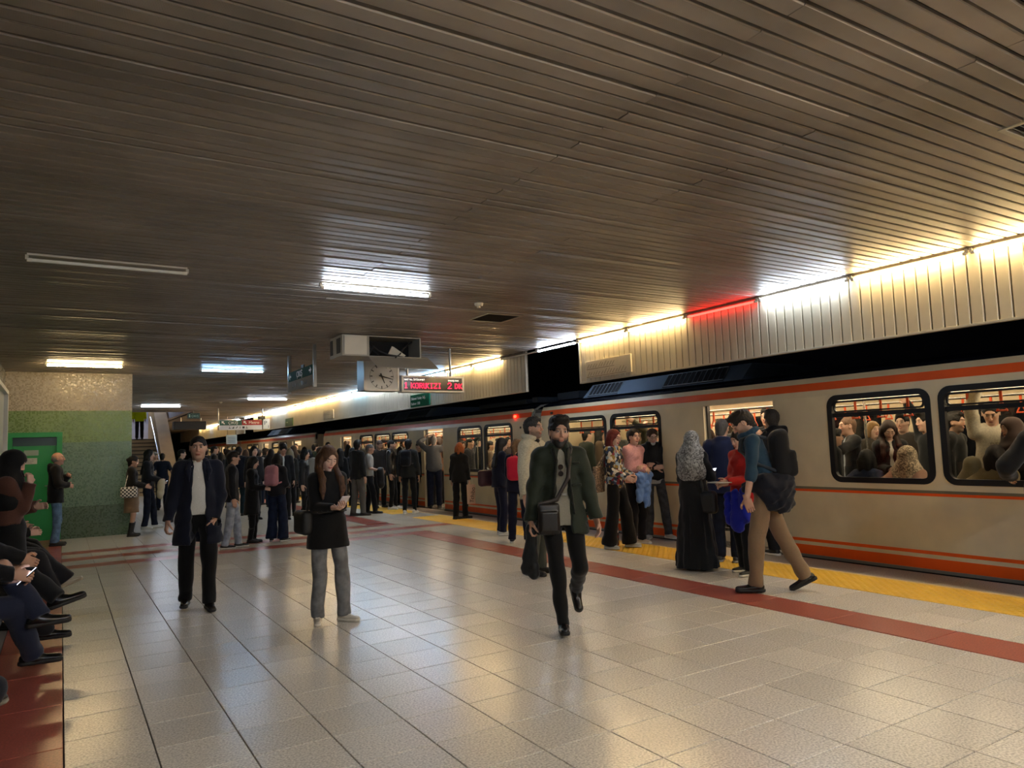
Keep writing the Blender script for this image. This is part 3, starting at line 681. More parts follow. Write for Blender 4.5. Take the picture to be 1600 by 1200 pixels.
for o_, z in ((s1, 0),):
    MB().box(.03, 1.45, -.03, .03, .20, .36, .003).obj('green_board', green, s1)
    MB().box(.03, 1.45, -.03, .03, .03, .198, .003).obj('white_board', mat('#8f8f88', .75, kind='paint', spec=.15), s1)
    MB().box(-.02, .03, -.025, .025, 0, .67).obj('pole', polem, s1); MB().box(1.45, 1.50, -.025, .025, 0, .67).obj('pole', polem, s1)
    text('sign_text', 'ÇIKIŞ', .14, wtxt, frameM((.55, -.031, .235), (1, 0, 0), (0, 0, 1)), s1, .001)
    m = MB(); arrow(m, .16, .28, .12, math.pi); arrow(m, 1.34, .28, .12, 0)
    q = m.obj('arrow', wtxt, s1, (0, -.0305, 0))
    m = MB(); [pict(m, .3+.13*i, .08, i % 5, .07) for i in range(7)]; m.obj('pictograms', mat('#222226', .5), s1, (0, -.0305, 0))
MB().box(.1, .25, -.01, .01, 0, .1).obj('camera_box', mat('#101114', .5), s1, (.3, .1, .36))
# --- exit and metro sign across the platform, with platform number
s2 = empty('direction_sign', (4.86, 28.0, 2.39)); tag(s2, 'hanging sign with green exit half, red metro half and platform number board', 'sign')
MB().box(0, .78, -.03, .03, .17, .36).obj('green_board', mat('#2f5a4c', .4, emit=0, kind='paint'), s2); MB().box(.78, 1.5, -.03, .03, .17, .36).obj('red_board', mat('#a3202a', .4, kind='paint'), s2)
MB().box(0, 1.5, -.03, .03, 0, .168).obj('white_board', mat('#d5dbe6', .4, kind='paint'), s2)
MB().box(1.54, 1.78, -.03, .03, .02, .40).obj('number_board', mat('#d5dfe6', .4, kind='paint'), s2)
MB().tube((-.03, 0, 0), (-.03, 0, .79), .02, 8).obj('pole', polem, s2); MB().tube((1.52, 0, 0), (1.52, 0, .79), .025, 8).obj('pole', polem, s2)
MB().box(1.36, 1.60, -.12, .04, .38, .50, .02).obj('camera', mat('#3a3733', .4), s2)
t2 = lambda s_, x, z, sz, mm=wtxt: text('sign_text', s_, sz, mm, frameM((x, -.032, z), (1, 0, 0), (0, 0, 1)), s2, .001)
t2('ÇIKIŞ', .30, .215, .14); t2('Metro', 1.02, .215, .15); t2('P', 1.57, .17, .22, mat('#27476b', .5)); t2('1', 1.70, .06, .14, mat('#27476b', .5))
m = MB(); arrow(m, .13, .27, .14, math.radians(135)); arrow(m, .89, .27, .14, math.radians(135)); m.obj('arrow', wtxt, s2, (0, -.031, 0))
m = MB(); [pict(m, .32+.12*i, .05, i % 5, .075) for i in range(6)]; m.obj('pictograms', mat('#333344', .5), s2, (0, -.031, 0))
# --- small signs
ex = empty('emergency_exit_sign', (3.92, 28.9, 2.86)); tag(ex, 'small dark green emergency exit sign far under the ceiling, above the parapet', 'sign')
MB().box(0, .42, -.03, .03, 0, .2, .004).obj('sign_box', mat('#123a2a', .4), ex); MB().tube((.2, 0, .2), (.2, 0, .3), .01, 6).obj('pole', polem, ex)
text('sign_text', 'ÇIKIŞ', .1, mat('#9fc4ae', .5), frameM((.13, -.032, .06), (1, 0, 0), (0, 0, 1)), ex, .001)
m = MB(); m.tube((.07, -.033, .14), (.07, -.03, .14), .02, 8).box(.05, .09, -.033, -.03, .05, .12); m.obj('running_figure', mat('#9fc4ae', .5), ex)
def plate(nm, y0, y1, z0, z1, mm, label, cat='sign', group=None):
    e = empty(nm, (XF-.03, y1, z0), math.radians(-90)); tag(e, label, cat, group)
    MB().box(0, y1-y0, 0, .028, 0, z1-z0, .003).obj('plate', mm, e); return e
# the local frame: x runs towards the camera, so lettering reads from the platform
pg = plate('direction_plate', 15.05, 16.1, 2.47, 2.76, mat('#1f6b4a', .8, kind='paint', spec=.1), 'small green direction plate with two lines of white lettering, on the fascia below the display')
text('sign_text', 'Dikimevi  Kızılay  Söğ.', .088, mat('#d8dfd0', .5), frameM((.05, -.002, .17), (1, 0, 0), (0, 0, 1)), pg, .001)
text('sign_text', 'Batıkent  OSB', .088, mat('#d8dfd0', .5), frameM((.05, -.002, .05), (1, 0, 0), (0, 0, 1)), pg, .001)
grv = mat('#6d5f48', .7)
for y0, y1, lbl in ((8.12, 9.2, 'cream plate with slanted scratched-out lettering at the near fascia corner'), (21.95, 22.95, 'cream plate with worn lettering on the far fascia, right of the exit sign pole')):
    e = plate('station_name_plate', y0, y1, 2.51, 2.78, mat('#d2c6a8', .45, kind='paint'), lbl)
    m = MB(); rr = random.Random(3)
    for row, z, n_ in ((0, .155, 10), (1, .035, 14)):
        m.box(.02, .02+n_*.068, -.001, .001, z-.02, z-.014)
        for i in range(n_):
            x = .04+.068*i+rr.uniform(-.008, .008); hh = rr.choice([.05, .06, .05, .08, .06])
            m.prism([(x, z), (x+.008, z), (x+.008+hh*.9, z+hh), (x+hh*.9, z+hh)], 'y', -.0015, .0005)
    m.obj('scratched_letters', grv, e)
pb = plate('direction_plate', 26.6, 27.6, 2.47, 2.76, mat('#51703f', .4, kind='paint'), 'faded green direction plate on the fascia beside the platform number board')
text('sign_text', 'Batıkent', .1, mat('#b9c49a', .5), frameM((.06, -.002, .12), (1, 0, 0), (0, 0, 1)), pb, .001)
bl = empty('blue_notice', (6.1, 33.5, 1.95)); tag(bl, 'small light blue hanging notice board just under the direction sign', 'sign')
MB().box(0, .45, -.02, .02, 0, .4, .004).obj('board', mat('#8fb0dc', .4, kind='paint'), bl); MB().tube((.05, 0, .4), (.05, 0, 1.23), .012, 6).obj('pole', polem, bl); MB().tube((.4, 0, .4), (.4, 0, 1.23), .012, 6).obj('pole', polem, bl)
m = MB(); [m.box(.06, .38, -.023, -.02, .08+.07*i, .1+.07*i) for i in range(4)]; m.obj('text_lines', mat('#3f5f95', .5), bl)
# --- vents, smoke detectors
for (a, b, c, d_), lb_ in ((holes[0], 'square air vent cut off by the right edge, in the near ceiling'), (holes[1], 'square air vent in the ceiling right of the lone bright tube')):
    e = empty('ceiling_vent', ((a+b)/2, (c+d_)/2, CEIL)); tag(e, lb_, 'vent'); hx, hy = (b-a)/2, (d_-c)/2
    m = MB(); t_ = .03
    m.box(-hx, hx, -hy, -hy+t_, -.006, .02).box(-hx, hx, hy-t_, hy, -.006, .02).box(-hx, -hx+t_, -hy+t_, hy-t_, -.006, .02).box(hx-t_, hx, -hy+t_, hy-t_, -.006, .02); m.obj('frame', mat('#a39d8e', .4, .3, 'paint'), e)
    bm2 = MB().box(-hx+t_, hx-t_, -.012, .0, 0, .003)
    me = bm2.me('louvre'); 
    for i in range(14):
        o = link('louvre', me, mat('#3f3c37', .5, .3), e, (0, -hy+.05+(2*hy-.1)*i/13, .004)); o.rotation_euler = (math.radians(35), 0, 0)
    MB().box(-hx+.01, hx-.01, -hy+.01, hy-.01, .018, .028).obj('back', mat('#0c0c0c', .9), e)
for x, y, lb_ in ((4.187, 7.42, 'small cream smoke detector on the ceiling above the near vent'), (4.3, 24.5, 'tiny smoke detector far along the ceiling')):
    e = MB().tube((0, 0, -.035), (0, 0, 0), .045, 16, .055).tube((0, 0, -.055), (0, 0, -.035), .02, 12).obj('smoke_detector', mat('#b5a98c', .4), None, (x, y, CEIL)); tag(e, lb_, 'smoke detector')
pj = empty('projector_housing', (4.05, 33.8, 2.62)); tag(pj, 'dark equipment box hanging far away, right of the stair parapet', 'housing')
MB().box(0, 1.3, 0, .5, 0, .36, .02).obj('case', mat('#0f0f10', .5), pj); MB().tube((.3, .2, .36), (.3, .2, .55), .02, 8).obj('pole', polem, pj); MB().tube((1.1, .2, .36), (1.1, .2, .55), .02, 8).obj('pole', polem, pj)
# ================================================================== figures: implicit surfaces turned into quads
f32 = np.float32
def nv(v): v = np.asarray(v, float); return v/(np.linalg.norm(v)+1e-12)
class Fld:
    "a signed distance field on a grid, smooth unions and cuts, polygonised by openvdb"
    ad = .25
    def __init__(s, lo, hi, h, fold=0, seed=0, fs=1.):
        s.lo = np.asarray(lo, float); s.h = h; s.n = np.maximum(np.ceil((np.asarray(hi)-s.lo)/h).astype(int)+1, 4)
        s.ax = [(s.lo[i]+h*np.arange(s.n[i])).astype(f32) for i in range(3)]
        s.B = 4*h+.03; s.a = np.full(s.n, s.B, f32); s.fold = fold; s.seed = seed; s.fs = fs
    def sl(s, c0, c1, m):
        i0 = np.clip(np.floor((np.asarray(c0)-m-s.lo)/s.h).astype(int), 0, s.n); i1 = np.clip(np.ceil((np.asarray(c1)+m-s.lo)/s.h).astype(int)+1, 0, s.n)
        if (i1 <= i0).any(): return None
        return tuple(slice(a, b) for a, b in zip(i0, i1))
    def pts(s, S): return s.ax[0][S[0]][:, None, None], s.ax[1][S[1]][None, :, None], s.ax[2][S[2]][None, None, :]
    def _put(s, S, d, k, mode):
        A = s.a[S]
        if mode == 'u':
            if k > 0: h = np.maximum(k-np.abs(A-d), 0)/k; s.a[S] = np.minimum(A, d)-h*h*k*f32(.25)
            else: s.a[S] = np.minimum(A, d)
        else:
            d = -d
            if k > 0: h = np.maximum(k-np.abs(A-d), 0)/k; s.a[S] = np.maximum(A, d)+h*h*k*f32(.25)
            else: s.a[S] = np.maximum(A, d)
    def rc(s, a, b, ra, rb=None, k=.02, n=None, f=1., mode='u'):
        "round cone from a to b; squashed by f along n"
        a = np.asarray(a, float); b = np.asarray(b, float); rb = ra if rb is None else rb
        R = max(ra, rb)/min(1., f); S = s.sl(np.minimum(a, b), np.maximum(a, b), R+k+s.B*.6)
        if S is None: return s
        x, y, z = s.pts(S); x = x-f32(a[0]); y = y-f32(a[1]); z = z-f32(a[2]); d = b-a
        if n is not None and f != 1:
            n = nv(n); t = (x*f32(n[0])+y*f32(n[1])+z*f32(n[2]))*f32(f-1); x = x+t*f32(n[0]); y = y+t*f32(n[1]); z = z+t*f32(n[2]); d = d+n*(d@n)*(f-1)
        L2 = max(d@d, 1e-9); u = np.clip((x*f32(d[0])+y*f32(d[1])+z*f32(d[2]))/f32(L2), 0, 1)
        q = np.sqrt((x-u*f32(d[0]))**2+(y-u*f32(d[1]))**2+(z-u*f32(d[2]))**2)-(f32(ra)+u*f32(rb-ra))
        s._put(S, q, k, mode); return s
    def ell(s, c, r, k=.02, R=None, mode='u'):
        "ellipsoid with centre c, radii r and an optional rotation matrix (columns = its axes)"
        c = np.asarray(c, float); r = np.asarray(r, float); m = r.max(); S = s.sl(c, c, m+k+s.B*.6)
        if S is None: return s
        x, y, z = s.pts(S); x = x-f32(c[0]); y = y-f32(c[1]); z = z-f32(c[2])
        if R is not None:
            R = np.asarray(R); x, y, z = [x*f32(R[0, i])+y*f32(R[1, i])+z*f32(R[2, i]) for i in range(3)]
        q = np.sqrt((x/f32(r[0]))**2+(y/f32(r[1]))**2+(z/f32(r[2]))**2)
        g = np.sqrt((x/f32(r[0]**2))**2+(y/f32(r[1]**2))**2+(z/f32(r[2]**2))**2)+f32(1e-6)
        d = q*(q-1)/g
        d = np.where(q < .25, -f32(r.min()), d)
        s._put(S, d, k, mode); return s
    def box(s, c, r, rad=.01, k=.01, R=None, mode='u'):
        c = np.asarray(c, float); r = np.asarray(r, float); S = s.sl(c, c, np.linalg.norm(r)+k+s.B*.5)
        if S is None: return s
        x, y, z = s.pts(S); x = x-f32(c[0]); y = y-f32(c[1]); z = z-f32(c[2])
        if R is not None:
            R = np.asarray(R); x, y, z = [x*f32(R[0, i])+y*f32(R[1, i])+z*f32(R[2, i]) for i in range(3)]
        qx, qy, qz = np.abs(x)-f32(r[0]-rad), np.abs(y)-f32(r[1]-rad), np.abs(z)-f32(r[2]-rad)
        d = np.sqrt(np.maximum(qx, 0)**2+np.maximum(qy, 0)**2+np.maximum(qz, 0)**2)+np.minimum(np.maximum(qx, np.maximum(qy, qz)), 0)-f32(rad)
        s._put(S, d, k, mode); return s
    def cut(s, p, n, k=.004):
        "remove everything on the side of the plane that n points to"
        n = nv(n); S = (slice(None),)*3; x, y, z = s.pts(S)
        s._put(S, -((x-f32(p[0]))*f32(n[0])+(y-f32(p[1]))*f32(n[1])+(z-f32(p[2]))*f32(n[2])), k, 's'); return s
    def mesh(s):
        x, y, z = s.pts((slice(None),)*3)
        if s.fold:
            q = f32(s.seed*1.7); c = f32(s.fs)
            w = np.sin(9*c*x+q)+np.sin(7*c*y+2*q+5*c*z)
            nz = (.62-1.25*np.abs(np.sin(17*c*z+9*c*x+1.6*w+q)))*.8+np.sin(19*c*z-23*c*x+17*c*y+2.1*w)*.4+np.sin(47*c*y+29*c*x-21*c*z+1.7*w)*.2
            s.a = s.a+f32(s.fold)*nz.astype(f32)
        a = np.clip(s.a, -s.B, s.B)
        a[0], a[-1], a[:, 0], a[:, -1], a[:, :, 0], a[:, :, -1] = s.B, s.B, s.B, s.B, s.B, s.B
        g = vdb.FloatGrid(float(s.B)); g.copyFromArray(np.ascontiguousarray(a, f32))
        p, t, q = g.convertToPolygons(isovalue=0., adaptivity=s.ad)
        q = np.asarray(q, np.int64).reshape(-1, 4)[:, ::-1]; t = np.asarray(t, np.int64).reshape(-1, 3)[:, ::-1]
        return p.astype(float)*s.h+s.lo, np.concatenate([q, np.concatenate([t, np.full((len(t), 1), -1)], 1)])
def mkmesh(name, parts):
    "parts: list of (verts, quads); returns one mesh"
    V = np.concatenate([p[0] for p in parts]); off = 0; Q = []
    for v, q in parts: Q.append(np.where(q < 0, -1, q+off)); off += len(v)
    Q = np.concatenate(Q); me = D.meshes.new(name)
    me.vertices.add(len(V)); me.vertices.foreach_set('co', V.astype(f32).ravel())
    tot = np.where(Q[:, 3] < 0, 3, 4).astype(np.int32); flat = Q.ravel(); flat = flat[flat >= 0].astype(np.int32)
    me.loops.add(len(flat)); me.loops.foreach_set('vertex_index', flat)
    me.polygons.add(len(Q)); me.polygons.foreach_set('loop_start', np.concatenate([[0], np.cumsum(tot)[:-1]]).astype(np.int32)); me.polygons.foreach_set('loop_total', tot)
    me.update(calc_edges=True); me.shade_smooth(); return me
def ik(a, t, l1, l2, pole):
    a, t, pole = np.asarray(a, float), np.asarray(t, float), nv(pole); d = t-a; L = np.linalg.norm(d); Lm = (l1+l2)*.998
    if L > Lm: t = a+d/L*Lm; d = t-a; L = Lm
    u = d/L; c = (l1*l1-l2*l2+L*L)/(2*L); hgt = math.sqrt(max(l1*l1-c*c, 0)); p = pole-u*(pole@u); return a+u*c+nv(p)*hgt, t
def rotz(a): c, s_ = math.cos(a), math.sin(a); return np.array([[c, -s_, 0], [s_, c, 0], [0, 0, 1.]])
def rotx(a): c, s_ = math.cos(a), math.sin(a); return np.array([[1, 0, 0], [0, c, -s_], [0, s_, c]])
def roty(a): c, s_ = math.cos(a), math.sin(a); return np.array([[c, 0, s_], [0, 1, 0], [-s_, 0, c]])
R_ = math.radians
_hc = {}
def head_geo(h, fem, fat=0):
    k = (h, fem, fat)
    if k not in _hc:
        F = Fld((-.125, -.14, -.19), (.125, .16, .15), h)
        w = .94 if fem else 1.
        F.ell((0, -.012, .03), (.078*w, .098, .092)).ell((0, .016, -.04), (.060*w+.006*fat, .068, .076), .035).ell((0, .056, -.098), ((.022 if fem else .03)+.004*fat, .024, .02), .025)
        F.ell((-.034, .058, -.018), (.026, .022, .026), .02).ell((.034, .058, -.018), (.026, .022, .026), .02)
        F.rc((-.032, .082, .034), (.032, .082, .034), .010 if fem else .013, k=.014)
        F.ell((-.031, .1, .012), (.018, .017, .011), .012, mode='s').ell((.031, .1, .012), (.018, .017, .011), .012, mode='s')
        F.rc((0, .086, .026), (0, .1035 if fem else .108, -.024), .0075, .0105 if fem else .0115, .012)
        for sx in (-1, 1):
            F.ell((sx*.011, .096, -.029), (.0085, .010, .008), .006).ell((sx*.031, .079, .011), (.0150, .0150, .0115), .003)
            F.ell((sx*.080*w, -.008, .0), (.009, .021, .032), .006, R=rotz(-sx*.35)); F.ell((sx*.086*w, .0, .0), (.005, .012, .02), .004, mode='s')
        F.ell((0, .0845, -.0575), (.022, .0085, .005), .007).ell((0, .0835, -.0665), (.019, .0085, .0055), .007)
        F.rc((0, -.02, -.06), (0, -.035, -.17), .050 if fem else .058, k=.03)
        _hc[k] = F.mesh()
    return _hc[k]
def head_color(v, skin, brow, beard, h, lip=None, lid=True):
    n = len(v); x, y, z = np.abs(v[:, 0]), v[:, 1], v[:, 2]
    col = np.tile(np.array(skin), (n, 1)); b = np.array(brow)
    def put(m, c, a=1.):
        m = np.clip(m, 0, 1)[:, None]*a; col[:] = col*(1-m)+np.array(c)*m
    s = max(h, .0035)
    box = lambda a, lo, hi: np.clip((a-lo)/s+.5, 0, 1)*np.clip((hi-a)/s+.5, 0, 1)
    fr = (y > .05)
    put(box(x, -.1, .045)*box(z, -.05, -.01)*fr*.35, (skin[0]*1.05, skin[1]*.72, skin[2]*.68))
    put(box(x, -.1, .023)*box(z, -.073, -.053)*(y > .075), lip or (skin[0]*.72, skin[1]*.42, skin[2]*.42))
    if beard:
        d = np.array(beard[0]); a = beard[1]
        jaw = np.clip((-.035-z)/.012, 0, 1)*np.clip((z+.145)/.02, 0, 1)*np.clip((y+.02)/.015, 0, 1)
        side = np.clip((x-.055)/.012, 0, 1)*np.clip((-.012-z)/.02, 0, 1)*np.clip((y+.02)/.01, 0, 1)
        m = np.maximum(1.*jaw*np.clip((.004+.8*(x)-.0-(z+.058))/.012, .35, 1), side*.35); m = m*(1-box(x, -.1, .021)*box(z, -.074, -.054)*(y > .078))
        put(m, d, a)
    put(box(x, .012, .052)*box(z, .028+.10*(x-.03), .0385+.06*(x-.03))*(y > .055), b, .85)
    if lid:
        put(box(x, .020, .043)*box(z, .006, .0165)*(y > .07), (.42, .38, .35)); put(box(x, .0255, .0365)*box(z, .005, .017)*(y > .07), (.025, .016, .012))
        put(box(x, .015, .048)*box(z, .0165, .0205)*(y > .06), b, .8)
    else: put(box(x, .016, .047)*box(z, .004, .009)*(y > .06), b, .8)
    return col
def hand_geo(h, curl, spread=0.):
    k = ('h', h, curl, spread)
    if k not in _hc:
        # local frame: y along the hand, x towards the thumb, z out of the back of the hand
        F = Fld((-.075, -.05, -.11), (.095, .2, .05), h)
        F.box((0, .045, 0), (.040, .045, .0145), .013, .01).rc((0, -.045, 0), (0, .012, 0), .026, .028, .02, n=(0, 0, 1), f=1.3)
        for i, (x, L) in enumerate(((.030, .072), (.010, .082), (-.010, .076), (-.029, .058))):
            p = np.array([x, .086, 0.]); a = 0; sp = (x)*spread*4
            for j, (l, c) in enumerate(((.46, .55), (.30, .9), (.24, .7))):
                a += curl*c; d = np.array([math.sin(sp), math.cos(a)*math.cos(sp), -math.sin(a)]); q = p+d*L*l
                F.rc(p, q, .0092-.0008*j, .0084-.0008*j, .003); p = q
        p = np.array([.034, .018, -.004])
        for l, d, r in ((.040, (.72, .66, -.25), .013), (.030, (.38, .86, -.35-curl*.3), .0105), (.024, (.12, .9, -.45-curl*.3), .0095)):
            q = p+nv(d)*l; F.rc(p, q, r, r*.88, .008); p = q
        _hc[k] = F.mesh()
    return _hc[k]
def basis(y, zhint):
    y = nv(y); x = np.cross(y, nv(zhint)); x = nv(x); z = np.cross(x, y); return np.stack([x, y, z], 1)
def skin_mat():
    m = D.materials.new('skin'); m.use_nodes = True; N = m.node_tree.nodes; L = m.node_tree.links; b = N['Principled BSDF']
    a = N.new('ShaderNodeAttribute'); a.attribute_name = 'Col'; L.new(a.outputs[0], b.inputs['Base Color']); b.inputs['Roughness'].default_value = .55
    b.inputs['Subsurface Weight'].default_value = .0
    return m
SKIN = skin_mat()
TONE = {'a': (.50, .30, .21), 'b': (.44, .26, .18), 'c': (.57, .37, .28), 'd': (.33, .18, .115)}
def person(px=None, top=None, pos=None, h=None, face=0, q=1, fem=False, tone='b', hair='short', hcol='#15110e', brow=None, beard=None, lid=True, lip=None,
           lean=0, bend=0, hy=0, hp=0, roll=0, ty=0, LF=None, RF=None, LH=None, RH=None, Lc=.5, Rc=.5, LP=None, RP=None, Ln=None, Rn=None, Ldir=None, Rdir=None, sit=None, wide=1., z0=0.,
           top_=None, under=None, bottom=None, shoes=('#111111', '#1a1a1a', 'shoe'), fat=0, label='', group=None, extra=None, seed=0, heading=None, footL=None, footR=None, hem=None, parts=None, floor_y=None, kneeL=None, kneeR=None):
    """q: detail 0 hero, 1 middle, 2 far.  face: 0 looks to the camera, 90 to the right of the picture, 180 away"""
    if pos is None: g = gp(px[0], px[1], z0); pos = (g[0], g[1])
    Fld.ad = (.08, .22, .3)[q]
    X, Y = pos
    if h is None: h = zat(X, Y, top)-z0
    s = h/1.75; VH, HH, GH = ((.0085, .0034, .004), (.014, .006, .006), (.021, .010, .0115))[q]
    c = -nv([X, Y, 0]); v = -c; r = np.array([v[1], -v[0], 0]); a = R_(face); fd = math.cos(a)*c+math.sin(a)*r; ang = (math.atan2(fd[1], fd[0]) if heading is None else R_(heading))-math.pi/2
    root = empty('person', (X, Y, z0), ang); tag(root, label, 'person', group)
    col = TONE[tone] if isinstance(tone, str) else tone
    hw = (.090 if fem else .088)*wide; sw = (.140 if fem else .162)*(.5+.5*wide)
    # ---- skeleton
    P = np.array([0, 0, .966]) if sit is None else np.array([0, sit[0] if isinstance(sit, tuple) else -.0, (sit[1] if isinstance(sit, tuple) else .46)/s+.09])
    Rl = rotz(R_(-ty))@rotx(R_(-lean)); up = Rl@np.array([0, 0, 1.]); fwd = Rl@np.array([0, 1., 0]); rt = Rl@np.array([1., 0, 0])
    Rb = rotz(R_(-ty))@rotx(R_(-lean-bend)); upb = Rb@np.array([0, 0, 1.])
    Cc = P+up*.20+upb*.20; N0 = Cc+upb*.12+fwd*.0; sh = [Cc+upb*.058-rt*sw, Cc+upb*.058+rt*sw]
    Hc = N0+upb*.08+Rb@np.array([0, .025, .0])+np.array([0, 0, .055])
    RH_ = rotz(R_(-ty-hy))@rotx(R_(-hp))@roty(R_(roll)); Hc = Hc+RH_@np.array([0, .008, 0])
    kt = (h/s-.115)-Hc[2] if (sit is None and lean == 0 and bend == 0) else 0
    if sit is None and lean == 0 and bend == 0: Hc = Hc+np.array([0, 0, 1.75-.122-Hc[2]])
    hips = [P-rt*hw, P+rt*hw]
    FT = [np.array([-.10, .0, .075] if LF is None else LF, float), np.array([.10, .0, .075] if RF is None else RF, float)]
    KN = []
    for i in (0, 1):
        pole = (kneeL, kneeR)[i]; pole = np.array(pole if pole is not None else [(-.12, .12)[i], 1., 0 if sit is None else .9], float); k_, t_ = ik(hips[i]+np.array([0, 0, -.03]), FT[i], .44, .425, pole); KN.append(k_); FT[i] = t_
    HT = []; EL = []
    for i, (t, pl) in enumerate(((LH, LP), (RH, RP))):
        sg = (-1, 1)[i]
        t = np.array(t if t is not None else [sg*(sw+.075), .03, .865], float); e_, t_ = ik(sh[i], t, .285, .255, np.array(pl if pl is not None else [sg*.35, -.9, -.5], float)); EL.append(e_); HT.append(t_)
    fdir = []
    for i, o in enumerate((footL, footR)):
        yaw, pit = (o if o is not None else ((8, -8)[i], 0)); fdir.append(rotz(R_(yaw))@rotx(R_(pit)))
    AF = lambda arr: arr*s
    def fin(parts_, name, m, parent=root, smoothv=True):
        me = mkmesh(name, [(v_*s, q_) for v_, q_ in parts_]); return link(name, me, m, parent)
    lo = np.min([*hips, *KN, *FT, *HT, *EL, Hc, P, Cc], 0)-.3; hi = np.max([*hips, *KN, *FT, *HT, *EL, Hc, P, Cc], 0)+.3
    # ---- body: one continuous skin surface (face and hands on finer grids)
    VB = VH*1.9 if q == 0 else VH*1.45
    B = Fld(lo, hi, VB)
    bw = .80 if top_ else 1.
    B.rc(P+up*.02, P+up*.16, .125*bw*wide, .105*bw*wide, .05, fwd, 1.35).rc(P+up*.16, Cc, .105*bw*wide, .125*bw*wide, .06, fwd, 1.4).rc(sh[0]+rt*.02, sh[1]-rt*.02, .052, k=.06)
    B.rc(N0-upb*.03, Hc+RH_@np.array([0, -.03, -.05]), .054 if not fem else .046, .050 if not fem else .044, .04)
    for i in (0, 1):
        B.rc(sh[i], EL[i], .048, .038, .02).rc(EL[i], HT[i], .038, .027, .015).rc(hips[i], KN[i], .078*wide, .052, .04).rc(KN[i], FT[i], .050, .035, .02)
        fd_ = fdir[i]@np.array([0, 1., 0]); B.rc(FT[i]-fdir[i]@np.array([0, .02, .03]), FT[i]+fdir[i]@np.array([0, .12, -.045]), .032, .026, .02)
    bodyp = [B.mesh()]; cols = [np.tile(np.array(col), (len(bodyp[0][0]), 1))]
    hv, hq = head_geo(HH, fem, fat); br = lin(brow or hcol); cc = head_color(hv, col, tuple(x*.8+.01 for x in br), beard, HH, lip, lid)
    bodyp.append((hv@RH_.T+Hc, hq)); cols.append(cc)
    HB = []
    for i in (0, 1):
        sg = (-1, 1)[i]; dr_ = (Ldir, Rdir)[i]; dr_ = nv(dr_) if dr_ is not None else nv(HT[i]-EL[i]+np.array([0, .02, -.02])); nh = (Ln, Rn)[i]; nh = np.array(nh if nh is not None else [sg*1., .15, .25], float)
        Bs = basis(dr_, nh); hv, hq = hand_geo(GH, (Lc, Rc)[i]); vv = hv.copy()
        thumb_in = Bs[:, 0]@np.array([-sg*.6, .8, .25])   # thumb to the front / the inside
        if thumb_in < 0: vv[:, 0] *= -1; hq = np.where(hq[:, 3:4] < 0, hq[:, [2, 1, 0, 3]], hq[:, ::-1])
        bodyp.append((vv*(.93 if fem else 1)@Bs.T+HT[i], hq)); cols.append(np.tile(np.array(col)*np.array([.97, .93, .92]), (len(vv), 1))); HB.append(Bs)
    body = fin(bodyp, 'body', SKIN); ca = body.data.color_attributes.new('Col', 'FLOAT_COLOR', 'POINT'); C_ = np.concatenate(cols); ca.data.foreach_set('color', np.concatenate([C_, np.ones((len(C_), 1))], 1).astype(f32).ravel())
    W = wide
    # ---- trousers, skirts
    if bottom:
        kind, bc, bk_ = bottom[0], bottom[1], (bottom[2] if len(bottom) > 2 else 'fabric'); bm = mat(bc, .85, kind=bk_)
        F = Fld(lo, hi, VH, fold=.0085 if q < 2 else .004, seed=seed+1, fs=.8)
        if kind in ('trousers', 'slim', 'wide', 'jeans'):
            rk, ra = {'trousers': (.078, .062), 'slim': (.066, .048), 'wide': (.092, .105), 'jeans': (.073, .062)}[kind]
            F.rc(P+up*.06, P-up*.0, .118*W, .130*W, .03, fwd, 1.25)
            for i in (0, 1):
                F.rc(hips[i]+np.array([0, 0, .0]), KN[i], .084*W, rk, .035)
            for i in (0, 1):
                G = Fld(lo, hi, VH); an = FT[i]+nv(KN[i]-FT[i])*.01
                G.rc(KN[i], an, rk, ra, .0)
                if kind != 'slim': G.rc(an+nv(KN[i]-an)*.06, an, ra, ra*1.06, .01)
                G.cut(FT[i]+nv(FT[i]-KN[i])*.015, FT[i]-KN[i]); F.a = np.minimum(F.a, G.a)
            F.cut(P+up*.10, up)
        else:     # skirt / abaya
            z1 = {'skirt': .52, 'abaya': .035, 'long': .2}[kind]; rr = {'skirt': (.165, .175), 'abaya': (.15, .27), 'long': (.16, .22)}[kind]
            m_ = (FT[0]+FT[1])/2; bot = np.array([m_[0]*.6, m_[1]*.6, z1])
            if sit is not None: F.rc(P, (KN[0]+KN[1])/2+np.array([0, 0, -.01]), .17, .15, .03, (0, 0, 1), 1.4).rc((KN[0]+KN[1])/2, (FT[0]+FT[1])/2+np.array([0, 0, .1]), .14, .16, .03)
            else: F.rc(P+up*.08, P-up*.02, .15*W, .172*W, .04, fwd, 1.15).rc(P-up*.02, bot, .172*W, rr[1]*W, .04, fwd, 1.15)
            if kind == 'abaya':                       # deep vertical folds
                x, y, z = F.pts((slice(None),)*3); th = np.arctan2(y-f32(bot[1]), x-f32(bot[0])); F.a += (np.sin(th*11+z*2.)*.012+np.sin(th*17-z*3)*.006).astype(f32)*np.clip((1.05-z)/.6, 0, 1)
            F.cut((0, 0, z1), (0, 0, -1))
        fin([F.mesh()], {'skirt': 'skirt', 'abaya': 'abaya_skirt', 'long': 'skirt'}.get(kind, 'trousers'), bm)
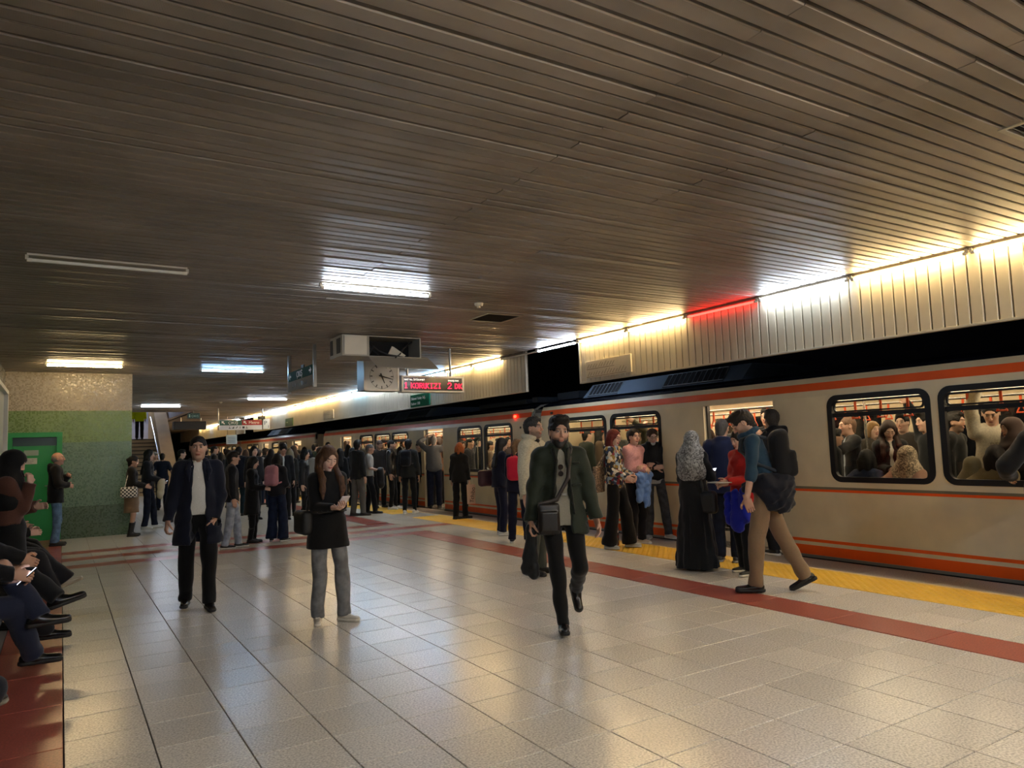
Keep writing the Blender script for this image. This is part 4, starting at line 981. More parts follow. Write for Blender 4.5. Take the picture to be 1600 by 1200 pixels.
    # ---- upper garments
    def garment(name, spec, grow, fold):
        o = dict(col='#222222', kind='fabric', rough=.85, hem=.88, open=0, sleeve=1., collar=.0, hood=0, flare=0, grow=grow, vneck=0, cuffw=None, cuts=None, belly=0); o.update(spec); g = o['grow']
        F = Fld(lo, hi, VH, fold=o.get('fold', fold), seed=seed+3, fs=1.)
        ch = .128 if fem else .138
        for e_ in (-1, 1): F.rc(P+up*.03+rt*e_*.045*W, P+up*.2+rt*e_*.02*W, (.128+g*.6)*W, (.108+g*.8+o['belly'])*W, .05, fwd, 1.22-o['belly']*2)
        F.rc(P+up*.2, Cc-up*.02, (.118+g*.8+o['belly'])*W, (ch+g*.7)*W, .06, fwd, 1.3)
        if fem and g < .04: F.ell(Cc-up*.02+fwd*.075-rt*.055, (.058, .05, .06), .04).ell(Cc-up*.02+fwd*.075+rt*.055, (.058, .05, .06), .04)
        F.rc(sh[0]+rt*.03, sh[1]-rt*.03, .050+g*.6, k=.05).rc(N0-upb*.07, N0-upb*.01, .080, .055+g*.3, .05)
        for i in (0, 1): F.rc(N0-upb*.025, sh[i], .045+g*.3, .048+g*.5, .04)
        hz = o['hem']
        if hz < .88 and sit is None:
            bot = P+np.array([0, 0, hz-.94]); [F.rc(P+up*.03+rt*e_*.045*W, bot+rt*e_*(.05+o['flare']*.5)*W, (.128+g*.6)*W, (.128+g*.7+o['flare'])*W, .03, fwd, 1.18) for e_ in (-1, 1)]
        elif sit is not None: F.rc(P+up*.05, P+fwd*.08, (.135+g*.6)*W, .15*W, .04, fwd, 1.2)
        for i in (0, 1):
            r1, r2, r3 = .053+g*.7, .047+g*.65, (.037+g*.5 if o['cuffw'] is None else o['cuffw'])
            if o['sleeve'] > 0:
                e_ = EL[i]; F.rc(sh[i], e_ if o['sleeve'] >= .5 else sh[i]+(e_-sh[i])*o['sleeve']*2, r1, r2, .035)
            if o['sleeve'] > .5:
                t_ = (o['sleeve']-.5)*2; w_ = EL[i]+(HT[i]-EL[i])*t_*.98; F.rc(EL[i], w_, r2, r3, .012)
                if t_ >= 1:
                    u_ = nv(HT[i]-EL[i]); S = F.sl(HT[i]-.1, HT[i]+.1, 0)
                    if S is not None:
                        x, y, z = F.pts(S); d = (x-HT[i][0])*u_[0]+(y-HT[i][1])*u_[1]+(z-HT[i][2])*u_[2]+.005; A = F.a[S]; F.a[S] = np.where((d > -.05) & ((x-HT[i][0])**2+(y-HT[i][1])**2+(z-HT[i][2])**2 < .0081), np.maximum(A, d.astype(f32)), A)
        if o['sleeve'] == 0:
            for i in (0, 1): F.rc(sh[i]+rt*(-.02, .02)[i]*-1+up*.02, sh[i]-up*.10, .066, .06, .02)
        if sit is None: F.cut((0, 0, hz), (0, 0, -1), .004) if lean < 20 else F.cut(P+up*(hz-.94), -up, .004)
        else: F.cut(P+np.array([0, 0, -.07]), (0, 0, -1))
        # collar: a standing band around the neck
        if o['collar'] or o['hood']:
            rr = .062+g*.25+(.012 if not fem else 0); n_ = 14
            for t in range(n_):
                a0, a1 = [2*math.pi*(t+e)/n_ for e in (0, 1)]
                if o['open'] and (abs(math.sin((a0+a1)/2)-1) < .12): continue
                p0, p1 = [N0+upb*(.0+.03*o['collar']-.012*math.sin(a_))+rt*rr*math.cos(a_)+Rb@np.array([0, rr*math.sin(a_)*1.0, 0]) for a_ in (a0, a1)]
                F.rc(p0, p1, .014+.012*o['collar'], k=.012)
        if o['hood']: hb = N0-fwd*.085+upb*.01; F.rc(hb-rt*.07, hb+rt*.07, .048*o['hood'], k=.03).rc(hb-upb*.07-rt*.03, hb-upb*.07+rt*.03, .05*o['hood'], k=.04)
        F.ell(N0+upb*.03+fwd*.01, (.056 if not fem else .05, .058, .06), .008, mode='s')
        if o['vneck']: F.rc(N0+fwd*.10+upb*.05, N0+fwd*.14-upb*o['vneck'], .05, .012, .006, mode='s')
        if o['open']:     # an open front: wedge from the neck down to the hem
            w0, w1 = o['open'] if isinstance(o['open'], tuple) else (o['open'], o['open'])
            fc = Cc+fwd*.22+upb*.16; fb = P+fwd*.24+np.array([0, 0, hz-.94-.12])
            F.rc(fc, fb, w0, w1, .01, mode='s', n=fwd, f=w0/.17)
        F_ = F
        if o['cuts']: o['cuts'](F, dict(P=P, C=Cc, N=N0, up=up, fwd=fwd, rt=rt))
        return fin([F.mesh()], name, mat(o['col'], o['rough'], kind=o['kind']))
    if under: garment(under.get('name', 'shirt'), dict(under, hem=under.get('hem', .87)), .0, .004)
    if top_: garment(top_.get('name', 'jacket'), top_, top_.get('grow', .022), .0095 if q < 2 else .005)
    # ---- shoes
    sc, so, sk = shoes
    for i in (0, 1):
        Rf = fdir[i]; A = FT[i]; tr_ = lambda p: A+Rf@np.array([p[0], p[1], p[2]-.075])
        vh = VH*.75; F = Fld(A-.24, A+.24, vh); big = 1.0 if not fem else .92
        fz = Rf@np.array([0, 0, 1.])
        F.rc(tr_((0, -.045, .045)), tr_((0, .03, .048)), .036*big, .038*big, .02).rc(tr_((0, .03, .040)), tr_((0, .155*big, .032)), .041*big, .034*big, .03, fz, 1.35).rc(tr_((0, -.01, .06)), tr_((0, -.012, .115 if sk == 'boot' else .09)), .040, .041 if sk == 'boot' else .038, .02)
        if sk == 'boot': F.rc(tr_((0, -.012, .1)), A+nv(KN[i]-A)*.26, .048, .058, .02)
        F.cut(tr_((0, 0, .022)), -fz)
        if q < 2: F.rc(tr_((0, -.01, .108)), tr_((0, -.01, .16)), .026, k=.006, mode='s') if sk == 'shoe' else None
        ob = fin([F.mesh()], 'boot' if sk == 'boot' else 'shoe', mat(sc, .5 if sk != 'leather' else .22, kind='leather' if sk in ('leather', 'boot') else 'plain'))
        F = Fld(A-.24, A+.24, vh); F.rc(tr_((0, -.048, .02)), tr_((0, .150*big, .02)), .041*big, .041*big, .0)
        F.cut(tr_((0, 0, .030)), fz, 0).cut(tr_((0, 0, .001)), -fz, 0)
        me = mkmesh('sole', [(v_*s, q_) for v_, q_ in [F.mesh()]]); link('sole', me, mat(so, .6), ob)
        if q == 0 and sk == 'shoe':
            m = MB(); 
            for t in range(5):
                a_, b_ = [tr_((sx*.018, .03+.018*t, .083-.0075*t)) for sx in (-1, 1)]; b2 = tr_((.018, .045+.018*t, .078-.0075*t)); m.tube(a_*s, b_*s, .0025, 5).tube(a_*s, b2*s, .0025, 5)
            m.obj('laces', mat('#d8d5cc' if lin(sc)[0] > .3 else '#2a2a2a', .8), ob)
    # ---- hair
    K = lambda p: Hc+RH_@np.array(p)
    hm = mat(hcol, .62, kind='hair', spec=.3)
    if hair and hair != 'bald':
        hl = HH*1.1 if q else .005
        lo2, hi2 = Hc-.2, Hc+.2
        if hair in ('long', 'longfront', 'bob', 'pony', 'hijab', 'hoodup'): lo2 = np.minimum(Hc-.28, Cc-.25) if hair != 'bob' else Hc-.28; hi2 = np.maximum(Hc+.24, Cc+.3); lo2[2] = Cc[2]-(.26 if hair != 'bob' else -.02)
        HF = hl if hair in ('short', 'quiff', 'crop', 'bun', 'receding') else max(hl, .007 if q == 0 else .01)
        F = Fld(lo2, hi2, HF, fold=(.0 if q == 2 else .0022 if hair not in ('quiff', 'short') else .0038), seed=seed, fs={'hijab': .8, 'hoodup': .8, 'quiff': 5.5, 'short': 5.5}.get(hair, 3.4))
        g = {'crop': .005, 'receding': .004, 'short': .011, 'quiff': .012}.get(hair, .013)
        w = .94 if fem else 1.
        def cap(g, k=.01): F.ell(K((0, -.016, .034)), (.078*w+g, .098+g, .092+g), k, R=RH_).rc(K((0, -.05, -.02)), K((0, -.055, -.07)), .058*w+g*.6, .048+g*.4, .03)
        if hair == 'hijab' or hair == 'hoodup':
            F.ell(K((0, -.015, .03)), (.098, .122, .115), .02, R=RH_).ell(K((0, .0, -.07)), (.088, .105, .09), .03, R=RH_)
            F.rc(K((0, -.01, -.11)), N0-upb*.02, .092, .115, .04).rc(Cc+upb*.07-rt*(sw-.03), Cc+upb*.07+rt*(sw-.03), .088, k=.06)
            F.rc(N0, Cc-upb*(.10 if hair == 'hijab' else -.06)+fwd*.0, .15, .20, .05, fwd, 1.2)
            F.ell(K((0, .118, -.022)), (.060, .075, .082), .012, R=RH_, mode='s').rc(N0, K((0, 0, -.06)), .05, .06, .008, mode='s')
        else:
            cap(g)
            if hair == 'quiff': F.ell(K((0, .025, .112)), (.076, .075, .046), .02, R=RH_).ell(K((0, -.03, .10)), (.082, .085, .055), .02, R=RH_).ell(K((.01, .085, .118)), (.055, .030, .030), .02, R=RH_).ell(K((-.035, .07, .125)), (.03, .03, .026), .015, R=RH_)
            if hair == 'short': F.ell(K((0, .03, .10)), (.068, .070, .036), .02, R=RH_)
            if hair == 'bun': F.ell(K((0, -.115, .03)), (.042, .04, .042), .015)
            if hair in ('long', 'longfront', 'pony'):
                bk_ = -fwd
                if hair == 'pony': F.rc(K((0, -.11, .04)), K((0, -.13, -.04)), .03, .034, .02).rc(K((0, -.13, -.04)), Cc-fwd*.13-upb*.02, .034, .018, .02)
                else:
                    L_ = -.12
                    for sx in (-1, 0, 1): F.rc(K((sx*.055, -.05, -.02)), Cc+bk_*.115+rt*sx*.075+up*(-.06+L_*.6), .058, .034, .04, fwd, 1.2)
                    for sx in (-1, 1):
                        F.rc(K((sx*.078, .005, .02)), K((sx*.088, .0, -.10)), .028, .03, .02)
                        if hair == 'longfront': F.rc(K((sx*.088, .0, -.10)), Cc+rt*sx*.095+fwd*.110+up*.06, .036, .034, .025).rc(Cc+rt*sx*.095+fwd*.110+up*.06, Cc+rt*sx*.105+fwd*.135-up*.04, .034, .030, .025).rc(Cc+rt*sx*.105+fwd*.135-up*.04, Cc+rt*sx*.10+fwd*.125-up*.13, .030, .014, .02)
                        else: F.rc(K((sx*.088, .0, -.10)), Cc+rt*sx*.10+bk_*.07+up*.02, .034, .03, .025)
            if hair == 'bob':
                for sx in (-1, 1): F.rc(K((sx*.078, -.005, .02)), K((sx*.085, .0, -.085)), .032, .036, .02)
                F.rc(K((-.05, -.07, -.02)), K((-.045, -.07, -.11)), .05, .045, .03).rc(K((.05, -.07, -.02)), K((.045, -.07, -.11)), .05, .045, .03)
            fz_ = {'receding': .066, 'crop': .072, 'short': .080, 'quiff': .074, 'long': .082, 'longfront': .082, 'bob': .062, 'pony': .088, 'bun': .085}[hair]
            F.ell(K((0, .105, fz_-.105)), (.060 if hair in ('long', 'longfront', 'bob') else .068, .085, .105), .008, R=RH_, mode='s')
            if hair in ('short', 'quiff', 'crop', 'receding', 'bun', 'pony'):
                for sx in (-1, 1): F.ell(K((sx*.09, .035, -.04)), (.05, .05, .07), .006, R=RH_, mode='s').ell(K((sx*.09, -.012, -.012)), (.035, .024, .036), .006, R=RH_, mode='s')
                if not fem: F.ell(K((0, -.03, -.16)), (.09, .12, .07), .01, R=RH_, mode='s')
        mh = mat(hcol, .75, kind='paisley' if hcol in ('#6a6c6c', '#8f7f6a') else 'fabric') if hair in ('hijab', 'hoodup') else hm
        fin([F.mesh()], 'headscarf' if hair == 'hijab' else ('hood' if hair == 'hoodup' else 'hair'), mh)
    elif hair == 'bald':
        F = Fld(Hc-.16, Hc+.16, max(HH, .005)); F.ell(K((0, -.02, .0)), (.082, .098, .08), .01, R=RH_); F.cut(K((0, 0, .035)), RH_@np.array([0, .25, 1.])).cut(K((0, -.0, 0)), RH_@np.array([0, 1., 0])).cut(K((0, 0, -.06)), RH_@np.array([0, 0, -1.])); fin([F.mesh()], 'hair', mat('#8a8580', .6, kind='hair'))
    if beard and len(beard) > 2:
        F = Fld(Hc-.2, Hc+.2, max(HH, .0045), fold=.0015, seed=2, fs=4.)
        F.ell(K((0, .016, -.05)), (.0635, .0705, .076), .01, R=RH_).ell(K((0, .056, -.101)), (.032, .0275, .024), .02, R=RH_)
        F.cut(K((0, .02, -.046)), RH_@np.array([0, .25, 1.])).cut(K((0, .0, 0)), RH_@np.array([0, -1., 0])).ell(K((0, .1, -.058)), (.028, .034, .0165), .005, R=RH_, mode='s')
        fin([F.mesh()], 'beard', mat('#17120f', .6, kind='hair'))
    I = dict(root=root, P=P, C=Cc, N=N0, H=Hc, RH=RH_, hand=HT, elbow=EL, sh=sh, up=up, fwd=fwd, rt=rt, s=s, fin=fin, K=K, HB=HB, knee=KN, foot=FT, VH=VH, VHq=VH, upb=upb, q=q, W=W)
    if extra: extra(I)
    return I
def glasses(I, col='#15110f'):
    m = MB(); K = lambda p: Vector(I['K'](p)*I['s'])
    for sx in (-1, 1):
        n = 12; c = [(sx*.031+.021*math.cos(t*2*math.pi/n), .103, .010+.017*math.sin(t*2*math.pi/n)) for t in range(n+1)]
        for a, b in zip(c[:-1], c[1:]): m.tube(K(a), K(b), .0016, 5)
        m.tube(K((sx*.052, .102, .014)), K((sx*.083, .0, .012)), .0016, 5)
    m.tube(K((-.010, .104, .012)), K((.010, .104, .012)), .0016, 5); m.obj('glasses', mat(col, .3), I['root'])
def item(I, name, fn, m, label, cat, h=None, fold=0., fs=1., lo=None, hi=None, subs=()):
    "a thing carried by the person: built in the person's frame, kept as a top-level object of its own"
    s = I['s']; ctr = None
    h = h or (.008, .011, .018)[I['q']]
    F = Fld(lo, hi, h, fold=fold, seed=4, fs=fs); fn(F); v, q = F.mesh(); c0 = v.mean(0); c0[2] = v[:, 2].min()
    me = mkmesh(name, [((v-c0)*s, q)]); r = I['root']; o = link(name, me, m)
    a = r.rotation_euler[2]; w = rotz(a)@(c0*s)+np.array(r.location); o.location = w; o.rotation_euler = (0, 0, a); tag(o, label, cat)
    for nm, f2, m2, h2 in subs:
        F = Fld(lo, hi, h2 or h); f2(F); v, q = F.mesh()
        if len(v): link(nm, mkmesh(nm, [((v-c0)*s, q)]), m2, o)
    return o
def phone(I, i, label, tilt=None, off=(0, .09, -.02), case='#1a1a1e'):
    "a phone held by hand i"
    s = I['s']; Bs = I['HB'][i]; p = I['hand'][i]+Bs@np.array(off); r = I['root']; a = r.rotation_euler[2]
    n = nv(tilt if tilt is not None else (I['K']((0, .06, 0))-p)); yy = nv(np.array([0, .5, .8])-n*(np.array([0, .5, .8])@n)); xx = np.cross(yy, n)
    M_ = Matrix.Identity(4); Rw = rotz(a); cols_ = [Rw@xx, Rw@yy, Rw@n]; w = Rw@(p*s)+np.array(r.location)
    for k in range(3):
        for j in range(3): M_[j][k] = cols_[k][j]
        M_[k][3] = w[k]
    o = empty('phone'); o.matrix_world = M_; tag(o, label, 'phone')
    MB().box(-.037, .037, -.077, .077, -.004, .004, .003).obj('phone_case', mat(case, .3), o); MB().box(-.034, .034, -.073, .073, .0041, .0048).obj('screen', mat('#dfe8ff', .2, emit=1.2), o)
    return o
def backpack(I, col, label, sc=1., kind='fabric', acc=None, low=.0, pocket=True):
    up, fwd, rt, N, Cc = I['upb'], I['fwd'], I['rt'], I['N'], I['C']; c = Cc-fwd*(.205)-up*(.05+low); R = np.stack([rt, fwd, up], 1)
    def f(F):
        F.box(c, (.145*sc, .085*sc, .215*sc), .08, R=R)
        if pocket: F.box(c-fwd*.072*sc-up*.085*sc, (.120*sc, .040*sc, .110*sc), .038, .03, R=R)
        F.rc(c+up*.215*sc-rt*.02+fwd*.05, c+up*.215*sc+rt*.02+fwd*.05, .016, k=.01)
    def st(F):
        for sx in (-1, 1):
            P_ = [c+up*.16*sc+rt*sx*.07+fwd*.07, I['N']-up*.0+rt*sx*.085-fwd*.03, I['N']-up*.035+rt*sx*.105+fwd*.085, Cc-up*.02+rt*sx*.125+fwd*.13, Cc-up*.16+rt*sx*.15+fwd*.03, c-up*.16*sc+rt*sx*.12+fwd*.05]
            for a, b in zip(P_[:-1], P_[1:]): F.rc(a, b, .017, k=.012)
    am = mat(acc or col, .8, kind=kind)
    m = mat(col, .8, kind=kind)
    lo, hi = np.minimum(c, Cc)-.42, np.maximum(c, Cc)+.42
    return item(I, 'backpack', f, m, label, 'backpack', fold=.003, lo=lo, hi=hi, subs=(('strap', st, am, None),))
def sidebag(I, col, label, side=1, size=(.14, .05, .11), drop=.0, kind='leather', name='shoulder_bag', strap_from=None, cat='bag', ctr=None, sr=.008, rough=.5):
    up, fwd, rt, Cc, P = I['up'], I['fwd'], I['rt'], I['C'], I['P']; c = P+rt*side*.22+np.array([0, -.02, .06-drop]) if ctr is None else np.asarray(ctr)
    s0 = I['sh'][0 if (side < 0) else 1] if strap_from is None else I['sh'][strap_from]
    def f(F): F.box(c, size, min(size)*.8, .01, R=np.stack([fwd, rt, up], 1))
    def st(F):
        t = s0+up*.05+(-rt if (I['sh'][0] is s0) else rt)*-.045
        F.rc(c+up*size[2]*.8+fwd*size[0]*.5, t+fwd*.03, sr, k=.01).rc(c+up*size[2]*.8-fwd*size[0]*.5, t-fwd*.04, sr, k=.01).rc(t+fwd*.03, t-fwd*.04, sr, k=.01)
    lo, hi = np.minimum(c, s0)-.3, np.maximum(c, s0)+.3
    return item(I, name, f, mat(col, rough, kind=kind), label, cat, fold=.002, lo=lo, hi=hi, subs=(('strap', st, mat(col, rough, kind='plain'), None),))
# ================================================================== people on the platform, near to far
BK = '#0b0b0d'
def lapels(I, col, shirt=True, belt=True):
    "turned-down shirt collar, button strip and belt for an open coat"
    s, r = I['s'], I['root']; N, C_, P, fw, rt, up = I['N'], I['C'], I['P'], I['fwd'], I['rt'], I['up']
    V = lambda p: Vector(p*s)
    for sx in (-1, 1):
        F = Fld(N-.16, N+.16, .005); F.rc(N+fw*.055+rt*sx*.030+up*.0, N+fw*.098+rt*sx*.062-up*.05, .017, .008, .01, n=fw, f=2.6).rc(N+rt*sx*.064-fw*.02+up*.022, N+fw*.055+rt*sx*.032+up*.004, .010, .012, .01)
        I['fin']([F.mesh()], 'shirt_collar', mat(col, .8, kind='fabric'))
    m = MB()
    for t in range(6): p = C_+fw*(.112-.002*t)-up*(-.04+.075*t); m.tube(V(p), V(p+fw*.008), .006*s, 8)
    m.obj('button', mat('#d9d6cc', .4), r)
    if belt:
        F = Fld(P-.26, P+.26, .007)
        F.rc(P+up*.055-rt*.05, P+up*.055+rt*.05, .137, k=.02, n=fw, f=1.25); F.cut(P+up*.075, up).cut(P+up*.04, -up); I['fin']([F.mesh()], 'belt', mat('#0a0a0a', .3, kind='leather'))
        q = P+up*.057+fw*.113; MB().box(-.022*s, .022*s, -.004, .004, -.017*s, .017*s, .003).obj('belt_buckle', mat('#9a9a96', .25, .9), r, tuple(q*s))
def ex_suit(I):
    lapels(I, '#b9b7b0')
    N, C_, fw, rt, up = I['N'], I['C'], I['fwd'], I['rt'], I['up']
    for sx in (-1, 1):   # coat collar and lapels
        F = Fld(C_-.3, C_+.3, .007); F.rc(N+rt*sx*.075-fw*.02+up*.025, N+rt*sx*.085+fw*.06-up*.01, .020, .022, .01).rc(N+rt*sx*.085+fw*.06-up*.01, C_+rt*sx*.098+fw*.118+up*.03, .024, .030, .01, n=fw, f=2.2).rc(C_+rt*sx*.098+fw*.118+up*.03, C_+rt*sx*.088+fw*.135-up*.07, .028, .008, .01, n=fw, f=2.2)
        I['fin']([F.mesh()], 'coat_lapel', mat('#0e1222', .85, kind='fabric'))
person(px=(309, 951), top=682, face=2, q=0, tone='b', hair='receding', hcol='#14100e', beard=((.12, .08, .06), .25), wide=1.06, fat=1,
       top_=dict(name='coat', col='#0d1120', hem=.66, grow=.028, open=(.062, .095), collar=0, flare=.02, belly=.01), under=dict(name='shirt', col='#c4c2bb', hem=.955, kind='fabric', belly=.02, grow=.004, fold=.004),
       bottom=('trousers', '#08080a'), shoes=('#1a1512', '#0b0a0a', 'leather'), LF=(-.10, .13, .075), RF=(.11, -.17, .085), RH=(.285, .08, .885), LH=(-.155, .05, .90), LP=(-1, -.4, -.1), Rc=1.0, seed=3, extra=ex_suit, hy=4,
       label='man walking in an open navy coat over a white shirt')
I = person(px=(514, 972), top=698, face=22, q=0, fem=True, tone='c', hair='longfront', hcol='#48301f', brow='#2a1a10', hp=24, hy=-6, lid=False, lip=(.42, .13, .12),
       top_=dict(name='top', col='#08080a', hem=.74, grow=.016, cuffw=.045, fold=.004, flare=.02), bottom=('jeans', '#747576', 'denim'), shoes=('#c9c2b4', '#dad4c6', 'shoe'),
       LF=(-.14, .06, .075), RF=(.10, -.04, .075), footL=(32, 0), footR=(-22, 0), LH=(-.035, .29, 1.17), RH=(.055, .27, 1.15), Lc=1., Rc=1., Ln=(-.5, -.4, -.8), Rn=(.5, -.4, -.8), seed=5,
       label='young woman in a black top and grey jeans looking down at her phone')
phone(I, 0, 'white phone held by the young woman in the black top', off=(.02, .085, -.035), case='#d9cfd2')
sidebag(I, '#09090a', 'black shoulder bag under the arm of the phone woman', side=1, size=(.15, .06, .12), drop=.02, rough=.6, ctr=(.22, -.09, 1.0))
K_ = I['K']; p = Vector(K_((.079, .0, -.036))*I['s']); MB().tube(p, p+Vector((0, 0, -.012)), .006, 8).obj('earring', mat('#e8e4da', .2), I['root'])
def ex_green(I):
    C_, N, fw, rt, up, P = I['C'], I['N'], I['fwd'], I['rt'], I['up'], I['P']
    m = MB(); V = lambda p: Vector(p*I['s'])
    for sx in (-1, 1):   # zip edges of the coat
        a, b = C_+rt*sx*.045+fw*.135+up*.03, P+rt*sx*.09+fw*.145+up*.0
        F = Fld(C_-.5, C_+.5, .008); F.rc(N+rt*sx*.06+fw*.07+up*.0, a, .020, .014, .01).rc(a, b, .012, .010, .01); I['fin']([F.mesh()], 'zip_edge', mat('#141712', .6, kind='fabric'))
    F = Fld(C_-.3, C_+.3, .006); F.box(C_-rt*.115+fw*.138+up*.01, (.034, .010, .010), .008).box(C_-rt*.115+fw*.142-up*.17, (.042, .010, .012), .008); I['fin']([F.mesh()], 'pocket_flap', mat('#20251c', .75, kind='fabric'))
    p = C_+rt*.01+fw*.125-up*.02
    m = MB()
    for k in (0, 1): m.tube(V(p-up*.055*k), V(p-up*.055*k+fw*.006), .022*I['s'], 12)
    m.tube(V(p), V(p-up*.055), .003, 5).obj('hanging_sunglasses', mat('#1a0d0a', .2), I['root'])
I = person(px=(884, 984), top=653, face=8, q=0, tone='b', hair='quiff', hcol='#0d0b0a', beard=((.03, .022, .018), .8, 1), roll=-4, hy=-6, lean=2,
       top_=dict(name='coat', col='#20271d', hem=.79, grow=.032, open=(.045, .085), collar=1.1, hood=.85, flare=.02, kind='fabric', rough=.7), under=dict(name='henley', col='#8f8a7c', hem=.86, grow=.0, vneck=.02, fold=.004), bottom=('slim', '#09090b'),
       shoes=('#0c0b0b', '#0a0a0a', 'leather'), RF=(.04, .17, .075), LF=(-.15, -.30, .27), footL=(10, -55), footR=(-4, 8), kneeL=(0, 1, 0), LH=(-.29, .07, .86), RH=(.27, .10, .90), Rc=1.1, Lc=.55, Ln=(-1., -.2, .1), seed=8, extra=ex_green,
       label='bearded man walking towards the camera in an open dark green coat')
B_ctr = np.array([.13, .20, .93])
def fbag(F): F.box(B_ctr, (.088, .035, .125), .02).box(B_ctr+np.array([0, .03, -.02]), (.07, .018, .08), .012, .006)
def fstrap(F):
    s0 = I['sh'][0]; pts = [B_ctr+np.array([.07, 0, .12]), np.array([.06, .185, 1.08]), np.array([-.04, .19, 1.25]), s0+np.array([.075, .06, .06]), s0+np.array([.08, -.05, .065])]
    for a, b in zip(pts[:-1], pts[1:]): F.rc(a, b, .018, k=.01, n=(0, 1, 0), f=2.2)
o = item(I, 'crossbody_bag', fbag, mat('#16110f', .35, kind='leather'), 'dark leather crossbody bag on the hip of the bearded man', 'bag', h=.007, lo=(-.5, -.3, .6), hi=(.5, .5, 1.7), subs=(('strap', fstrap, mat('#1d130e', .5, kind='leather'), None),
     ('strap_buckle', lambda F: F.box((.0, .215, 1.12), (.022, .008, .014), .004), mat('#8d8a80', .3, .8), .005)))
h_ = I['hand'][1]
item(I, 'folded_jacket', lambda F: F.rc(h_+(.0, .02, -.05), h_+(.03, -.04, -.38), .038, .058, .02, n=(0, 1, 0), f=1.5).rc(h_+(-.01, .03, -.06), h_+(-.02, -.02, -.43), .026, .040, .03), mat('#16181a', .45, kind='fabric'), 'dark folded jacket hanging from the right hand of the bearded man', 'jacket', fold=.007, fs=1.8, lo=h_-.6, hi=h_+.25)
person(px=(838, 897), top=653, face=62, q=0, tone='b', hair='short', hcol='#2e2c2a', beard=((.10, .075, .06), .75), hp=-4, top_=dict(name='jacket', col='#b7ae95', hem=.84, grow=.034, open=(.03, .012), collar=1.3, kind='knit'), under=dict(name='black_shirt', col='#0c0c0d', grow=.0, collar=.5), bottom=('trousers', '#3f423b'),
       shoes=('#1a1a1a', '#111111', 'shoe'), seed=11, label='bearded man in a cream fleece jacket standing behind the man in the green coat')
I = person(px=(1203, 924), h=1.79, face=-86, q=0, tone='b', hair='short', hcol='#1f1712', beard=((.14, .09, .06), .6), bend=14, hp=36, lean=3, lid=False,
       top_=dict(name='blue_shirt', col='#223a4c', hem=.90, grow=.012, sleeve=.60, collar=.9, kind='fabric', cuffw=.055), bottom=('trousers', '#7b654d'), shoes=('#0d0c0c', '#0b0b0b', 'leather'), LF=(-.08, .13, .075), RF=(.07, -.33, .13), footR=(-5, -28), LH=(-.24, .17, .885), RH=(.2, -.05, .90), Lc=.6, Ldir=(.2, -.3, -1), seed=14,
       label='man in a blue shirt and khaki trousers walking left with his head bowed')
backpack(I, '#0f1014', 'black and grey backpack on the man in the blue shirt', 1.08, acc='#2b3138', low=.04)
Pc = I['P']
item(I, 'tied_jacket', lambda F: F.rc(Pc+(-.10, .16, .02), Pc+(-.15, .0, .06), .05, .075, .06).rc(Pc+(-.15, .0, .06), Pc+(-.08, -.17, .05), .085, .085, .06).rc(Pc+(-.15, -.0, .02), Pc+(-.14, -.05, -.12), .075, .075, .07).rc(Pc+(-.13, -.12, .0), Pc+(-.12, -.15, -.15), .08, .07, .07).rc(Pc+(-.08, -.18, .05), Pc+(-.08, -.20, -.12), .08, .06, .07).rc(Pc+(.08, -.16, .05), Pc+(-.08, -.17, .05), .07, .08, .04), mat('#11141f', .8, kind='fabric'), 'dark navy jacket slung at the waist of the man in the blue shirt', 'jacket', fold=.012, fs=1.7, lo=Pc-.55, hi=Pc+.45)
I = person(px=(1090, 890), top=675, face=160, q=0, fem=True, hair='hijab', hcol='#6a6c6c', tone='b', hp=14, hy=-10, top_=dict(name='abaya_top', col='#15171a', hem=.82, grow=.02), bottom=('abaya', '#16191d'), shoes=('#6d665c', '#3a3a3a', 'shoe'), seed=21,
       RH=(.16, .30, 1.20), LH=(-.10, .26, 1.05), Rc=.9, label='woman seen from behind in a long black abaya and a grey paisley headscarf')
phone(I, 1, 'bright phone held up by the woman in the grey headscarf', off=(.0, .10, -.01))
item(I, 'shoulder_bag', lambda F: F.box((.19, -.05, .86), (.13, .06, .14), .05).rc((.19, -.02, .98), I['sh'][1]+(-.05, .02, .05), .016, k=.01).rc((.15, -.08, .98), I['sh'][1]+(-.05, -.05, .05), .016, k=.01), mat('#141516', .45, kind='leather'), 'black soft shoulder bag on the woman in the black abaya', 'bag', fold=.007, lo=(-.2, -.4, .5), hi=(.6, .4, 1.7))
I = person(px=(1139, 878), top=655, face=165, q=1, hair='crop', hcol='#4a4745', tone='b', hp=10, wide=1.08, top_=dict(name='navy_shirt', col='#1a2444', hem=.84, grow=.024, collar=.6), bottom=('trousers', '#151a28', 'denim'), shoes=('#2a2a2c', '#8b8a86', 'shoe'), seed=22, LH=(-.2, .2, 1.0),
       label='man in a navy shirt with cropped grey hair queueing at the open train door')
I = person(px=(1170, 896), top=672, face=-50, q=1, fem=True, hair='bob', hcol='#1a1310', tone='c', hp=16, top_=dict(name='red_jacket', col='#b0221e', hem=.84, grow=.026, collar=.6), bottom=('trousers', '#0c0d10'), shoes=('#0f0f10', '#c9c6bc', 'shoe'), seed=23, LH=(-.05, .28, 1.12), RH=(.06, .28, 1.10),
       LF=(-.14, .1, .075), RF=(.13, -.05, .075), label='woman in a red jacket half hidden behind the man in the blue shirt')
item(I, 'folder', lambda F: F.box((0, .36, 1.12), (.13, .09, .008), .004), mat('#b9b3a8', .5, kind='paint'), 'pale folder in the hands of the woman in the red jacket', 'folder', lo=(-.3, .1, .95), hi=(.3, .6, 1.3))
